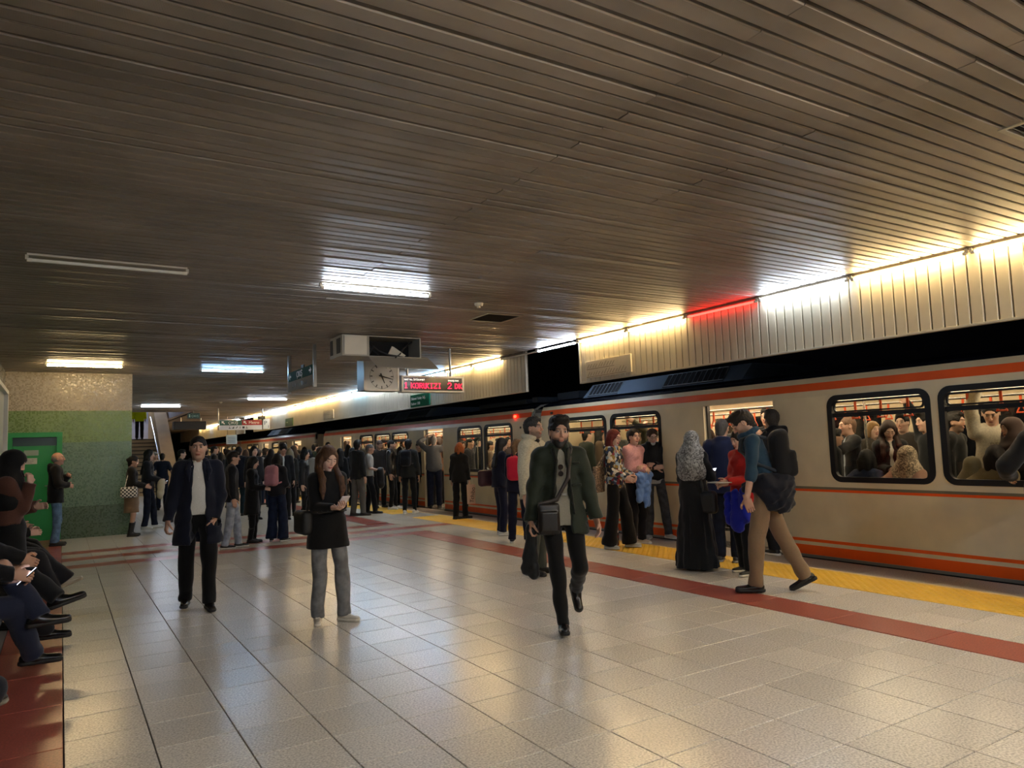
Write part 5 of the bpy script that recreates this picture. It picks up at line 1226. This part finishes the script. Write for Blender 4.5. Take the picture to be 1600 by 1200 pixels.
item(I, 'draped_coat', lambda F: F.rc((-.24, .20, 1.0), (-.22, .20, .72), .07, .09, .03, n=(0, 1, 0), f=1.4).rc((-.10, .22, .98), (-.12, .22, .62), .06, .10, .04, n=(0, 1, 0), f=1.5).rc((.05, .20, .95), (.03, .20, .66), .05, .07, .03), mat('#15229a', .7, kind='fabric'), 'bright royal blue coat draped over an arm between the abaya and khaki trousers', 'coat', fold=.012, fs=1.7, lo=(-.5, -.1, .4), hi=(.35, .5, 1.2))
I = person(px=(1221, 866), top=640, face=-140, q=1, hair='short', hcol='#3a3632', tone='b', hy=15, beard=((.14, .1, .08), .5), wide=1.08, top_=dict(name='puffer_jacket', col='#121317', hem=.84, grow=.045, hood=1.35, rough=.6), bottom=('trousers', '#1b1d22', 'denim'), shoes=('#131316', '#d9d8d2', 'shoe'), seed=24,
       LF=(-.12, -.02, .075), RF=(.12, .05, .075), label='tall grey-haired man in a black hooded puffer jacket about to board')
I = person(px=(967, 857), top=671, face=66, q=0, fem=True, hair='long', hcol='#5c1e17', brow='#4a2018', tone='c', hp=10, hy=6, lid=False, lean=-3, top_=dict(name='patterned_jacket', col='#ffffff', hem=.88, grow=.024, kind='print', hood=.6), bottom=('wide', '#09090b'), shoes=('#a4a6a2', '#c9c9c4', 'shoe'), seed=25,
       LF=(-.14, .12, .075), RF=(.12, -.10, .075), LH=(-.02, .25, 1.06), RH=(.12, .23, 1.04), Lc=.8, Rc=.8, lip=(.4, .1, .1), label='red-haired woman in glasses and a colourful patterned jacket with black trousers')
glasses(I)
bc_ = np.array([.18, -.19, 1.02])
item(I, 'tote_bag', lambda F: F.box(bc_, (.14, .035, .19), .02).rc(bc_+(.06, 0, .19), I['sh'][1]+(-.04, -.02, .05), .010, k=.01).rc(bc_+(-.06, 0, .19), I['sh'][1]+(-.04, -.06, .04), .010, k=.01), mat('#6e5c49', .85, kind='paisley'), 'brown patterned tote bag behind the red-haired woman', 'bag', fold=.004, lo=(-.2, -.5, .7), hi=(.6, .3, 1.7))
I = person(px=(996, 850), top=671, face=48, q=0, fem=True, hair='bun', hcol='#1d1512', tone='c', hy=12, top_=dict(name='pink_sweater', col='#cf9896', hem=.94, grow=.028, kind='knit'), bottom=('trousers', '#12131a'), shoes=('#c9c6bf', '#dddddd', 'shoe'), seed=26,
       LH=(.0, .22, 1.16), RH=(.0, .25, 1.12), Ldir=(1, -.15, .1), Rdir=(-1, -.15, .1), Ln=(0, .8, .3), Rn=(0, .8, .3), Lc=.8, Rc=.8, label='woman in a pink sweater with crossed arms behind the red-haired woman')
item(I, 'draped_shirt', lambda F: F.rc((-.12, .20, 1.06), (.12, .20, 1.04), .055, .06, .04).rc((-.08, .20, 1.0), (-.02, .22, .62), .07, .05, .05, n=(0, 1, 0), f=1.5).rc((.08, .20, 1.0), (.13, .20, .70), .075, .06, .05, n=(0, 1, 0), f=1.4).rc((.0, .24, .9), (.05, .24, .58), .05, .02, .04), mat('#6186c4', .75, kind='fabric'), 'light blue shirt draped over the crossed arms of the woman in pink', 'shirt', fold=.011, fs=1.8, lo=(-.4, -.05, .4), hi=(.4, .5, 1.25))
gpx = gp(960, 853); e = empty('gift_bag', (gpx[0], gpx[1], 0), .6); tag(e, 'small white and red patterned paper bag standing by the red-haired woman\'s feet', 'bag')
MB().prism([(-.09, 0), (.09, 0), (.10, .26), (-.10, .26)], 'y', -.045, .045).obj('paper', mat('#d8b9b4', .6, kind='print'), e); MB().tube((-.04, .04, .26), (-.02, .04, .36), .003, 5).tube((-.02, .04, .36), (.02, .04, .36), .003, 5).tube((.02, .04, .36), (.04, .04, .26), .003, 5).obj('handle', mat('#b03030', .6), e)
I = person(px=(1027, 841), top=670, face=8, q=0, tone='c', hair='short', hcol='#3b2a1c', hp=16, hy=-6, lid=False, lean=-2, top_=dict(name='black_jacket', col='#101216', hem=.88, grow=.03, collar=1., rough=.6, vneck=.06), under=dict(name='grey_shirt', col='#a9aba6', collar=.8, grow=.002), bottom=('trousers', '#4b4c4d', 'denim'),
       shoes=('#c9c9c4', '#dcdcd6', 'shoe'), seed=27, LF=(-.16, .16, .075), RF=(.14, .12, .075), footL=(25, 0), footR=(-20, 0), LH=(.02, .21, 1.17), RH=(-.01, .24, 1.13), Lc=.9, Rc=.9, Ldir=(1, -.15, .1), Rdir=(-1, -.15, .15), Ln=(0, .8, .3), Rn=(0, .8, .3), label='young man in glasses and black jacket leaning on the train with crossed arms')
glasses(I)
I = person(px=(812, 848), top=686, face=168, q=0, fem=True, hair='pony', hcol='#5a452f', tone='c', hp=12, hy=20, bend=2, top_=dict(name='school_jacket', col='#10142a', hem=.86, grow=.026), bottom=('trousers', '#11152a'), shoes=('#1a1c26', '#d8d8d4', 'shoe'), seed=28, LF=(-.13, .0, .075), RF=(.15, -.02, .075),
       LH=(-.1, .25, 1.05), RH=(.1, .25, 1.05), label='girl in navy school clothes with a red backpack, seen from behind')
backpack(I, '#c4203c', 'red backpack with a dark lower half on the girl in navy', .95, low=.06, pocket=False)
I = person(px=(783, 836), top=684, face=110, q=1, fem=True, hair='long', hcol='#14100f', tone='c', hp=22, bend=5, hy=10, top_=dict(name='school_jacket', col='#12162b', hem=.86, grow=.03), bottom=('trousers', '#121730'), shoes=('#c9c9c6', '#dddddd', 'shoe'), seed=29, LF=(-.12, .04, .075),
       LH=(-.08, .3, 1.05), RH=(.08, .3, 1.02), label='girl with long black hair leaning over a phone beside the red backpack')
sidebag(I, '#3a1420', 'large burgundy shoulder bag on the girl with long black hair', side=-1, size=(.20, .07, .15), drop=-.04, strap_from=0, ctr=(-.26, -.12, 1.02))
I = person(px=(720, 811), top=692, face=160, q=1, fem=True, hair='bob', hcol='#8d4a20', tone='c', hy=-40, top_=dict(name='black_jacket', col='#101114', hem=.85, grow=.028, collar=.8), bottom=('trousers', '#090b10'), shoes=('#0d0d0e', '#141414', 'shoe'), seed=30, LF=(-.1, -.04, .075), RF=(.08, .1, .075), footR=(-50, 0), footL=(-50, 0),
       label='woman with short copper hair and black clothes holding a paper shopping bag')
hb = I['hand'][1]
a_ = I['root'].rotation_euler[2]; wpos = rotz(a_)@((hb+np.array([.03, .05, -.55]))*I['s'])+np.array(I['root'].location)
sb_ = empty('shopping_bag', (wpos[0], wpos[1], max(wpos[2], .12)), R_(-28)); tag(sb_, 'narrow cream paper shopping bag with black brush lettering, held by the copper-haired woman', 'bag')
MB().prism([(-.085, 0), (.085, 0), (.09, .40), (-.09, .40)], 'y', -.05, .05).obj('paper', mat('#c9a990', .7, kind='paint'), sb_)
MB().tube((-.04, -.05, .40), (-.03, -.03, .52), .004, 5).tube((-.03, -.03, .52), (.03, -.03, .52), .004, 5).tube((.03, -.03, .52), (.04, -.05, .40), .004, 5).obj('handle', mat('#d9cbb4', .6), sb_)
text('bag_lettering', 'Tchibo', .115, mat('#140f0c', .7), frameM((.045, -.0515, .02), (0.12, 0, .9928), (-.9928, 0, .12)), sb_, .0008)
# --- boarding queue further along
def Q(px, top, face, label, **k):
    k.setdefault('q', 2); return person(px=px, top=top, face=face, label=label, **k)
J = lambda col, hem=.86, **k: dict(dict(name='jacket', col=col, hem=hem, grow=.026), **k)
Q((680, 794), 681, 175, 'grey-haired man in a grey sweater squeezing in at the second open door', q=1, hair='crop', hcol='#7a7875', top_=J('#53555a', .88, name='sweater', kind='knit'), bottom=('trousers', '#161c30', 'denim'), LH=(-.25, .3, 1.7), RH=(.25, .3, 1.68), wide=1.08, z0=.0)
I = Q((640, 803), 687, 162, 'man in a dark jacket with a black backpack and white sneakers in the queue', q=1, hair='short', top_=J('#1d1f20'), bottom=('slim', '#0b0c0f'), shoes=('#d4d2cb', '#e0e0da', 'shoe'), LF=(-.09, -.08, .075), RF=(.1, .08, .075))
backpack(I, '#0c0f18', 'black backpack on the man in white sneakers at the second door', .9)
Q((612, 796), 688, 80, 'man in a black leather jacket and white sneakers facing the train', q=1, hair='crop', beard=((.08, .06, .05), .8), top_=J('#0e0e10', .86, rough=.3, kind='leather', collar=.8), bottom=('slim', '#0c0c0f'), shoes=('#d4d2cb', '#e0e0da', 'shoe'), LF=(-.08, .1, .075))
I = Q((578, 803), 694, 84, 'grey-haired man in a pale grey tee holding a dark jacket', q=1, hair='crop', hcol='#6a6865', top_=J('#9a9a96', .88, name='tee', sleeve=.4, grow=.008), bottom=('trousers', '#0d0e14'), RH=(.12, .28, 1.08), LH=(-.12, .25, 1.05), LF=(-.1, -.08, .075), RF=(.1, .15, .075))
item(I, 'held_jacket', lambda F: F.rc((.1, .28, 1.06), (.12, .30, .72), .10, .09, .03).rc((-.02, .30, 1.08), (.12, .28, 1.06), .07, k=.03), mat('#0f1012', .6, kind='fabric'), 'dark jacket bundled over the arm of the man in the pale tee', 'jacket', fold=.01, lo=(-.3, 0, .5), hi=(.5, .6, 1.3))
Q((594, 793), 688, 20, 'balding bearded older man with lowered head between the tee and leather jacket', hair='receding', hcol='#5a4a40', beard=((.25, .2, .17), .7), hp=25, lid=False, top_=J('#2a2522', .84), bottom=('trousers', '#14151a'))
Q((559, 806), 688, 130, 'man in a charcoal jacket and grey trousers standing on the red floor band', q=1, hair='short', hcol='#0c0b0b', hy=-20, beard=((.06, .05, .04), .8), top_=J('#191b1b', .84, hood=.3), bottom=('trousers', '#5b5852'), shoes=('#2a211c', '#3a3836', 'shoe'), LF=(-.11, -.04, .075), RF=(.1, .08, .075), footL=(-40, 0), footR=(-60, 0))
Q((532, 799), 701, 172, 'woman with long black hair and a black coat, right of the phone woman', q=1, fem=True, hair='long', hcol='#0d0b0b', top_=J('#0c0d10', .58), bottom=('slim', '#0b0c10'))
Q((476, 815), 703, 70, 'dark-haired woman in a studded black jacket just left of the phone woman', q=1, fem=True, hair='bob', hcol='#0e0b0b', tone='c', top_=J('#14171c', .82, rough=.4, hood=.8), bottom=('slim', '#0c0c10'))
I = Q((433, 846), 709, 152, 'girl in a grey hoodie and dark wide jeans with a dusty pink backpack', q=1, fem=True, hair='bob', hcol='#0e0c0c', hp=12, hy=-10, top_=J('#17181e', .90, hood=1.), bottom=('wide', '#161f35', 'denim'), shoes=('#1a1b20', '#c9c7c0', 'shoe'), LF=(-.12, .0, .075), RF=(.13, .0, .075), footL=(20, 0), footR=(-30, 0), RH=(.12, .26, 1.1), LH=(-.1, .26, 1.1))
backpack(I, '#a0707a', 'dusty pink backpack on the girl in the grey hoodie', .96)
Q((394, 848), 714, 78, 'short-haired woman in a long black coat and ankle boots left of the pink backpack', q=1, fem=True, hair='bob', hcol='#0d0b0b', tone='c', hp=12, top_=J('#08080a', .58, flare=.03, grow=.03), bottom=('slim', '#08080b'), shoes=('#100e0e', '#0d0d0d', 'boot'), RH=(.1, .28, 1.1), LH=(-.1, .28, 1.1), LF=(-.06, .02, .075), RF=(.06, -.02, .075))
Q((362, 857), 706, 92, 'person in pale jeans and black shoes mostly hidden behind the navy coat', q=1, hair='short', hcol='#191512', top_=J('#14151a', .84), bottom=('trousers', '#8b93a0', 'denim'), shoes=('#101010', '#b8b6b0', 'shoe'), LF=(-.06, .12, .075), RF=(.08, -.12, .075))
Q((397, 812), 697, 20, 'woman with dark hair looking this way above the black coat', fem=True, hair='bob', hcol='#0e0c0c', tone='c', top_=J('#1a1718', .7), bottom=('slim', '#101014'))
Q((373, 806), 698, 168, 'broad man in a dark navy coat seen from behind, near the direction sign', q=1, hair='crop', hcol='#15120f', wide=1.08, top_=J('#10141f', .72), bottom=('jeans', '#1e2f36', 'denim'))
Q((443, 812), 695, 8, 'young man in a dark jacket and white shirt looking down in the crowd', hair='quiff', hcol='#14100f', hp=28, lid=False, top_=J('#15161a', .8, open=(.03, .03)), under=dict(name='shirt', col='#c9c9c6'), bottom=('trousers', '#101014'))
Q((453, 806), 701, 176, 'woman with long ash-blond hair in the crowd', fem=True, hair='long', hcol='#6f664e', top_=J('#22221f', .8), bottom=('slim', '#14151a'))
# --- by the green door and the stairs
Q(None, 707, 86, 'bald man in a black hooded jacket and blue jeans by the green door', q=1, pos=(-.07, 15.3), hair='bald', tone=(.50, .27, .19), hp=-4, top_=J('#131214', .80, hood=1.1, grow=.036), bottom=('jeans', '#5f7c9c', 'denim'), shoes=('#22201e', '#333333', 'shoe'), LH=(-.02, .19, 1.30), RH=(.07, .22, 1.12), Lc=1.2, Rc=1.2, LP=(-.9, -.3, -.6), RP=(.9, -.5, -.4))
def bootw():
    I = Q((205, 838), 713, 84, 'woman in a short black jacket, beige skirt and tall black boots at the mosaic corner', q=1, fem=True, hair='bun', hcol='#120e0d', tone='b', hp=8, top_=J('#15120f', 1.0, grow=.03), bottom=('skirt', '#7f6850'), shoes=('#0d0b0b', '#0d0d0d', 'boot'), LH=(-.06, .28, 1.08), RH=(.06, .28, 1.08))
    sidebag(I, '#ffffff', 'black and white checked bag on the woman in the beige skirt', side=1, size=(.17, .06, .12), kind='check', ctr=(.21, -.03, .97))
bootw()
I = Q((230, 826), 703, 80, 'woman with long black hair and white sneakers beside the woman in boots', q=1, fem=True, hair='long', hcol='#0c0a0a', tone='c', top_=J('#12141a', .92), bottom=('jeans', '#141a28', 'denim'), shoes=('#c9c9c4', '#d9d9d4', 'shoe'), LF=(-.08, .14, .075), RF=(.08, -.04, .075), LH=(-.08, .26, 1.05), RH=(.1, .28, 1.05))
item(I, 'held_jacket', lambda F: F.rc((.1, .30, 1.02), (.12, .28, .72), .08, .07, .03).rc((0, .3, 1.03), (.1, .30, 1.02), .06, k=.03), mat('#b0a68f', .8, kind='fabric'), 'cream jacket over the arm of the woman with long black hair', 'jacket', fold=.01, lo=(-.3, 0, .5), hi=(.5, .6, 1.3))
phone(I, 0, 'light blue phone glowing beside the checked bag')
Q((241, 792), 707, 30, 'elderly woman in a beige patterned coat at the foot of the stairs', fem=True, hair='short', hcol='#8a8378', tone='c', hp=25, lid=False, top_=J('#8a7c70', .8, kind='paisley'), bottom=('slim', '#1a1a1e'))
Q((253, 797), 708, 172, 'man in a navy waistcoat with bare arms, back turned, by the stairs', hair='crop', hcol='#17130f', top_=J('#141b2c', .8, sleeve=.35), bottom=('trousers', '#141828'), LH=(-.3, .15, 1.05), RH=(.3, .1, 1.0))
Q((282, 800), 703, 82, 'man in black seen in profile just left of the man in the navy coat', hair='short', hcol='#12100e', tone='c', top_=J('#15140f'), bottom=('trousers', '#101010'))
for (x, X_, lb_) in ((218, 2.98, 'worker in a fluorescent yellow jacket at the top of the stairs'), (200, 2.50, 'second worker in yellow beside him, cut by the mosaic wall')):
    person(pos=(X_, 36.6), h=1.78, face=178, q=2, z0=2.31, hair='short', top_=dict(name='yellow_jacket', col='#d6e000', hem=.80, grow=.03), bottom=('trousers', '#1a1214'), label=lb_)
# --- person cut by the right edge of the frame
person(px=(1660, 955), h=1.70, face=-140, q=1, hair='short', top_=J('#0a0b0d', .74, grow=.045, hood=1.), bottom=('trousers', '#15171a'), LH=(-.16, .25, 1.12), RH=(.24, .22, 1.10), LP=(-1, -.4, -.3), RP=(1, -.3, -.1), label='person in a bulky black jacket cut off by the right edge')
# --- seated along the left wall
def S(y, label, col, top='#131316', x=-.62, LF=(-.1, .45, .075), RF=(.1, .45, .075), shoes=('#0b0b0c', '#1c1a18', 'leather'), h=1.74, bot='trousers', kind='fabric', q=1, **k):
    k.setdefault('LH', (-.10, .30, .72)); k.setdefault('RH', (.10, .30, .72))
    return person(pos=(x, y), h=h, heading=k.pop('heading', 2), q=q, sit=(0, .45), LF=LF, RF=RF, shoes=shoes, top_=dict(name='jacket', col=top, grow=.028), bottom=(bot, col, kind), label=label, **k)
S(11.3, x=-.70, label='seated woman in wide black trousers and white shoes, farthest on the bench', col='#0b0b0d', LF=(-.1, .66, .075), RF=(.1, .70, .075), shoes=('#bdbab0', '#d0cdc4', 'shoe'), bot='wide', fem=True, hair='long', h=1.66, lean=-8)
S(9.6, 'seated woman in charcoal wide trousers with crossed legs and pale sneakers', '#1b1b20', LF=(-.04, .72, .17), RF=(.06, .58, .075), footL=(0, 20), shoes=('#b5ac98', '#a89d86', 'shoe'), bot='wide', fem=True, hair='bob', h=1.66, lean=4, tone='c', LH=(-.06, .34, .78), RH=(.06, .36, .76))
person(pos=(-.40, 8.15), h=1.585, heading=-8, q=0, fem=True, tone='c', hair='hijab', hcol='#060607', hp=22, top_=dict(name='brown_jacket', col='#4a2e25', hem=1.02, grow=.042, kind='fabric'), bottom=('long', '#0a0a0c'), shoes=('#111111', '#111111', 'shoe'), RH=(.05, .19, 1.43), LH=(-.08, .22, 1.18), Rc=1.3, Rdir=(-.3, -.1, 1), Rn=(.6, .8, 0), seed=31,
       label='woman in black headscarf and brown jacket standing at the left edge, hand to face')
def yp(x, y, Y, s_=1.): d = ray(x, y); t = Y/d[1]; return d[0]*t, CH+d[2]*t
def foot(x, y, Y, X0_, Y0_, s_=.994): X_, z = yp(x, y, Y); return ((Y0_-Y)/s_, (X_-X0_)/s_, max(z, .075))
I = S(6.95, 'seated man in black trousers with a shiny black shoe raised on crossed legs', '#17181c', x=-.68, LF=foot(88, 934, 6.75, -.68, 6.95), RF=foot(72, 985, 7.15, -.68, 6.95), footL=(0, 16), q=0, lean=-3, hp=20, LH=(-.04, .46, .72), RH=(.06, .44, .74), Lc=.9, Rc=.9, tone='b', hair='short')
I = S(6.10, 'seated man in dark blue trousers with crossed ankles and black leather shoes', '#20263a', top='#0f1014', x=-.68, LF=foot(62, 962, 6.1, -.68, 6.1), RF=foot(52, 1022, 6.3, -.68, 6.1), footL=(0, 2), q=0, lean=-3, hp=25, LH=(-.06, .40, .72), RH=(.07, .42, .74), Lc=.8, Rc=.8, tone='b', hair='short', seed=4)
phone(I, 1, 'phone in the hands of the man in dark blue trousers')
S(4.62, 'person seated nearest the camera, only a dark sneaker with pale sole in view', '#181a22', LF=(-.02, .30, .30), RF=(.1, .12, .075), footL=(0, 12), shoes=('#131416', '#8a877c', 'shoe'), x=-.70, lean=-4)
# --- distant crowd, each a figure of its own
rr = random.Random(11)
tones = ['#14161c', '#1d1b1a', '#2a2320', '#101826', '#3a3f44', '#20262c', '#4a3a30', '#6a2a24', '#7a7468', '#1a2a22', '#50515a', '#8f8a80']
words = {'#14161c': 'black', '#1d1b1a': 'charcoal', '#2a2320': 'dark brown', '#101826': 'navy', '#3a3f44': 'slate', '#20262c': 'dark grey', '#4a3a30': 'brown', '#6a2a24': 'rust red', '#7a7468': 'khaki', '#1a2a22': 'bottle green', '#50515a': 'grey', '#8f8a80': 'pale grey'}
spots = [(334, 790), (345, 784), (356, 793), (340, 772), (362, 778), (384, 783), (405, 789), (414, 780), (424, 792), (418, 770), (459, 786), (466, 776), (484, 789), (492, 779), (500, 796), (505, 783), (513, 778), (520, 789), (545, 783), (551, 790), (627, 790), (656, 792), (352, 765), (372, 766), (395, 768), (437, 774), (476, 770), (322, 778), (389, 775), (447, 768)]
spots.sort()
for i, (x, y) in enumerate(spots):
    g = gp(x, y); c = tones[i % 12]; fm_ = rr.random() < .45; far = g[1] > 27
    person(px=(x, y), h=rr.uniform(1.6, 1.82) if not fm_ else rr.uniform(1.55, 1.7), face=rr.choice([60, 90, 120, 150, 170, -60, 20, 180]), q=2, fem=fm_, tone=rr.choice('abc'), hair=(rr.choice(['long', 'bob', 'bun', 'hijab']) if fm_ else rr.choice(['short', 'crop', 'quiff'])),
           hcol=rr.choice(['#120f0d', '#1d1510', '#3a2a1e', '#0d0b0b']), top_=J(c, rr.choice([.86, .7, .8])), bottom=(rr.choice(['trousers', 'slim', 'jeans']), rr.choice(['#12141a', '#1a2233', '#2a2a2a', '#101010'])), seed=i,
           label='%s in a %s jacket in the distant crowd, %s from its left end' % ('woman' if fm_ else 'man', words[c], ordn(i+1)), group='people in the distant crowd')
# ================================================================== passengers inside the train
def T(x, ytop, Xp, label, face=0, seat=False, **k):
    d = ray(x, ytop); t = Xp/d[0]; Y = d[1]*t; z = CH+d[2]*t
    k.setdefault('q', 2); k.setdefault('top_', J('#15161a')); k.setdefault('bottom', ('trousers', '#14151a'))
    if seat: return person(pos=(Xp+.16, Y), heading=0, h=max(1.35, min(1.75, (z-.44)/.83*1.72)), sit=(0, .44), z0=.01, LF=(-.1, .42, .075), RF=(.1, .42, .075), label=label, **k)
    return person(pos=(Xp, Y), h=min(z, 1.9), face=face, z0=.01, label=label, **k)
I = T(1327, 653, 8.75, 'passenger with shaved head and white tee gripping a pole in the left window', -70, q=1, hair='crop', hcol='#6a5040', tone=(.55, .33, .25), top_=J('#14151a', open=(.045, .045)), under=dict(name='tee', col='#a9b4c0'), LH=(-.05, .30, 1.42), LP=(-1, -.2, -.5))
MB().tube((0, 0, 0), (0, 0, 2.1), .016, 8).obj('pole', steel, A_, (8.62-XT, I['root'].location[1]-.30+1.2, .01))
I = T(1387, 659, 8.55, 'passenger with long brown hair looking at her phone in the left window', 10, q=1, fem=True, hair='longfront', hcol='#2a1812', hp=30, lid=False, tone='c', top_=J('#141416', open=(.03, .03)), under=dict(name='top', col='#b9b4aa'), LH=(-.06, .28, 1.12), RH=(.06, .28, 1.12))
phone(I, 0, 'phone of the long-haired passenger in the left window')
T(1340, 708, 8.15, 'dark-haired child passenger in profile at the bottom of the left window', 80, True, fem=True, hair='bob', hcol='#100d0d', tone='c', top_=J('#1a2440'), q=1)
T(1403, 703, 8.12, 'seated passenger in a patterned headscarf at the window bottom', 175, True, fem=True, hair='hijab', hcol='#8f7f6a', tone='c', top_=J('#a07a68'), q=1)
T(1410, 648, 9.3, 'young passenger with dark hair behind the long-haired woman', -20, hair='short', tone='c', top_=J('#3a3430'))
T(1448, 646, 9.0, 'passenger in a dark coat at the right side of the left window', -60, hair='quiff', tone='c', top_=J('#15171c'), RH=(.1, .2, 1.9))
T(1362, 660, 9.5, 'fair-haired passenger deep inside the nearest car', 30, fem=True, hair='bob', hcol='#8a6a40', tone='c', top_=J('#3a342c'))
T(1300, 672, 8.35, 'passenger in black at the left edge of the left window', 100, hair='short', tone='b')
I = T(1545, 630, 8.62, 'passenger in a cream sweatshirt with one arm up to the handrail', 25, q=1, hair='crop', hcol='#14100e', tone='a', hp=25, hy=30, top_=J('#b5ab98', .85, name='sweatshirt', kind='knit', grow=.03), RH=(.15, .12, 1.93), LH=(-.1, .26, 1.1), RP=(1, .2, 0))
r_ = I['root']; tq = text('sweatshirt_lettering', 'DEFEND', .07, mat('#7a7468', .8), frameM((.10, (.158)*I['s'], 1.27*I['s']), (-1, 0, 0), (0, 0, 1)), r_, .001)
T(1541, 700, 8.12, 'seated passenger with dark hair seen from behind in the right window', 178, True, fem=True, hair='bob', hcol='#1a0f0d', tone='c', top_=J('#6a5a3c'), q=1)
T(1487, 646, 8.8, 'bearded passenger in black at the left of the right window', 70, q=1, hair='short', tone='b', beard=((.05, .04, .03), .7), top_=J('#0c0c0e'))
T(1583, 655, 8.5, 'passenger in a brown cap and dark coat at the right window', -60, q=1, fem=True, hair='hoodup', hcol='#3a2a26', tone='b', top_=J('#17161a'))
T(1505, 720, 8.12, 'seated passenger in a beige coat low in the right window', 178, True, fem=True, hair='hijab', hcol='#6a6048', tone='c', top_=J('#5a5440'))
# by and in the near door
T(1108, 672, 8.35, 'brown-haired woman just inside the near open door', -150, q=1, fem=True, hair='bob', hcol='#2e1d14', tone='c', top_=J('#3a2a20'))
T(1150, 653, 8.7, 'curly-haired passenger standing deep inside the near door', 20, q=1, hair='quiff', hcol='#1a1411', tone='b')
T(1200, 640, 8.9, 'passenger in the dark right corner of the near doorway', -30, hair='short', tone='b')
T(1125, 668, 9.2, 'passenger behind the brown-haired woman in the near doorway', 60, hair='short', tone='c', top_=J('#22252c'))
# behind the leaning group
T(1000, 668, 8.5, 'passenger in an olive jacket behind the glass, left of the leaning man', -60, q=1, hair='short', tone='a', top_=J('#4a4636'), LH=(-.2, .25, 1.85))
T(1022, 675, 8.9, 'passenger in a grey sweater reaching up behind the leaning man', 20, fem=True, hair='bob', tone='c', top_=J('#7a776a', name='sweater'), RH=(.25, .1, 1.85))
T(985, 672, 8.9, 'passenger in profile behind the woman in pink', 80, hair='crop', tone='a', top_=J('#2a2a2c'))
T(962, 668, 9.1, 'passenger behind the glass over the red-haired woman', 0, hair='short', tone='b', top_=J('#3a3a38'))
T(915, 672, 8.6, 'passenger in a dark green coat at the window beside the bearded man', 120, hair='crop', tone='c', top_=J('#1c231c'))
T(935, 670, 9.0, 'pale-handed passenger between the two far near-car windows', 90, fem=True, hair='long', tone='c', top_=J('#5a4a3a'))
T(900, 668, 9.3, 'passenger at the left pane of the near car', -20, hair='short', tone='b')
# second car
for i, (x, yt, Xp, fc, fm_, hr, cl, lb_) in enumerate(((733, 686, 8.35, 60, 0, 'crop', '#2a2a2e', 'passenger with hands raised to his face behind the second car window'), (722, 690, 8.9, 20, 1, 'bob', '#5a4436', 'brown-coated passenger in the second car, left pane'), (745, 684, 9.2, 120, 0, 'short', '#16181e', 'dark passenger beyond the raised hands'), (764, 690, 8.4, 90, 1, 'bun', '#7a6a5a', 'passenger with tied hair in the second car, right pane'), (781, 686, 8.9, -60, 0, 'short', '#2a231e', 'passenger behind the long black hair, second car'), (793, 684, 9.1, 30, 1, 'long', '#3a3034', 'long-haired passenger at the right end of the second car panes'),
    (672, 683, 8.3, 120, 0, 'short', '#3a2a22', 'passenger reaching up in the second doorway'), (688, 684, 8.6, -120, 1, 'long', '#6a4a36', 'passenger with long hair in the second doorway'), (664, 684, 9.0, 0, 0, 'crop', '#1a1c22', 'passenger deep in the second doorway'), (630, 686, 8.5, 20, 1, 'bob', '#4a4a50', 'passenger in the third pane past the second door'), (614, 688, 8.7, 100, 0, 'short', '#1c1c20', 'passenger over the leather jacket'), (600, 687, 8.4, -60, 1, 'bun', '#705a4a', 'passenger over the balding man'), (572, 689, 8.6, 40, 0, 'short', '#2c2c30', 'passenger in the last pane of the second car'),
    (541, 689, 8.4, 90, 1, 'long', '#50322a', 'passenger in the far door of the second car'), (535, 690, 8.8, 0, 0, 'short', '#1a1a1e', 'passenger deep in the far door of the second car'), (462, 694, 8.4, 0, 0, 'short', '#3a2a24', 'passenger in the third car doorway'), (456, 695, 8.9, 90, 1, 'bob', '#5a4a40', 'second passenger in the third car doorway'))):
    T(x, yt, Xp, lb_, fc, fem=bool(fm_), hair=hr, tone='abc'[i % 3], top_=J(cl), hcol=['#14100e', '#2a1c14', '#0f0d0c'][i % 3], LH=(-.15, .22, 1.80) if i in (0, 6, 9) else None, seed=i)
print('things', len([o for o in C.objects if o.parent is None]), 'polys', sum(len(m_.polygons) for m_ in D.meshes))
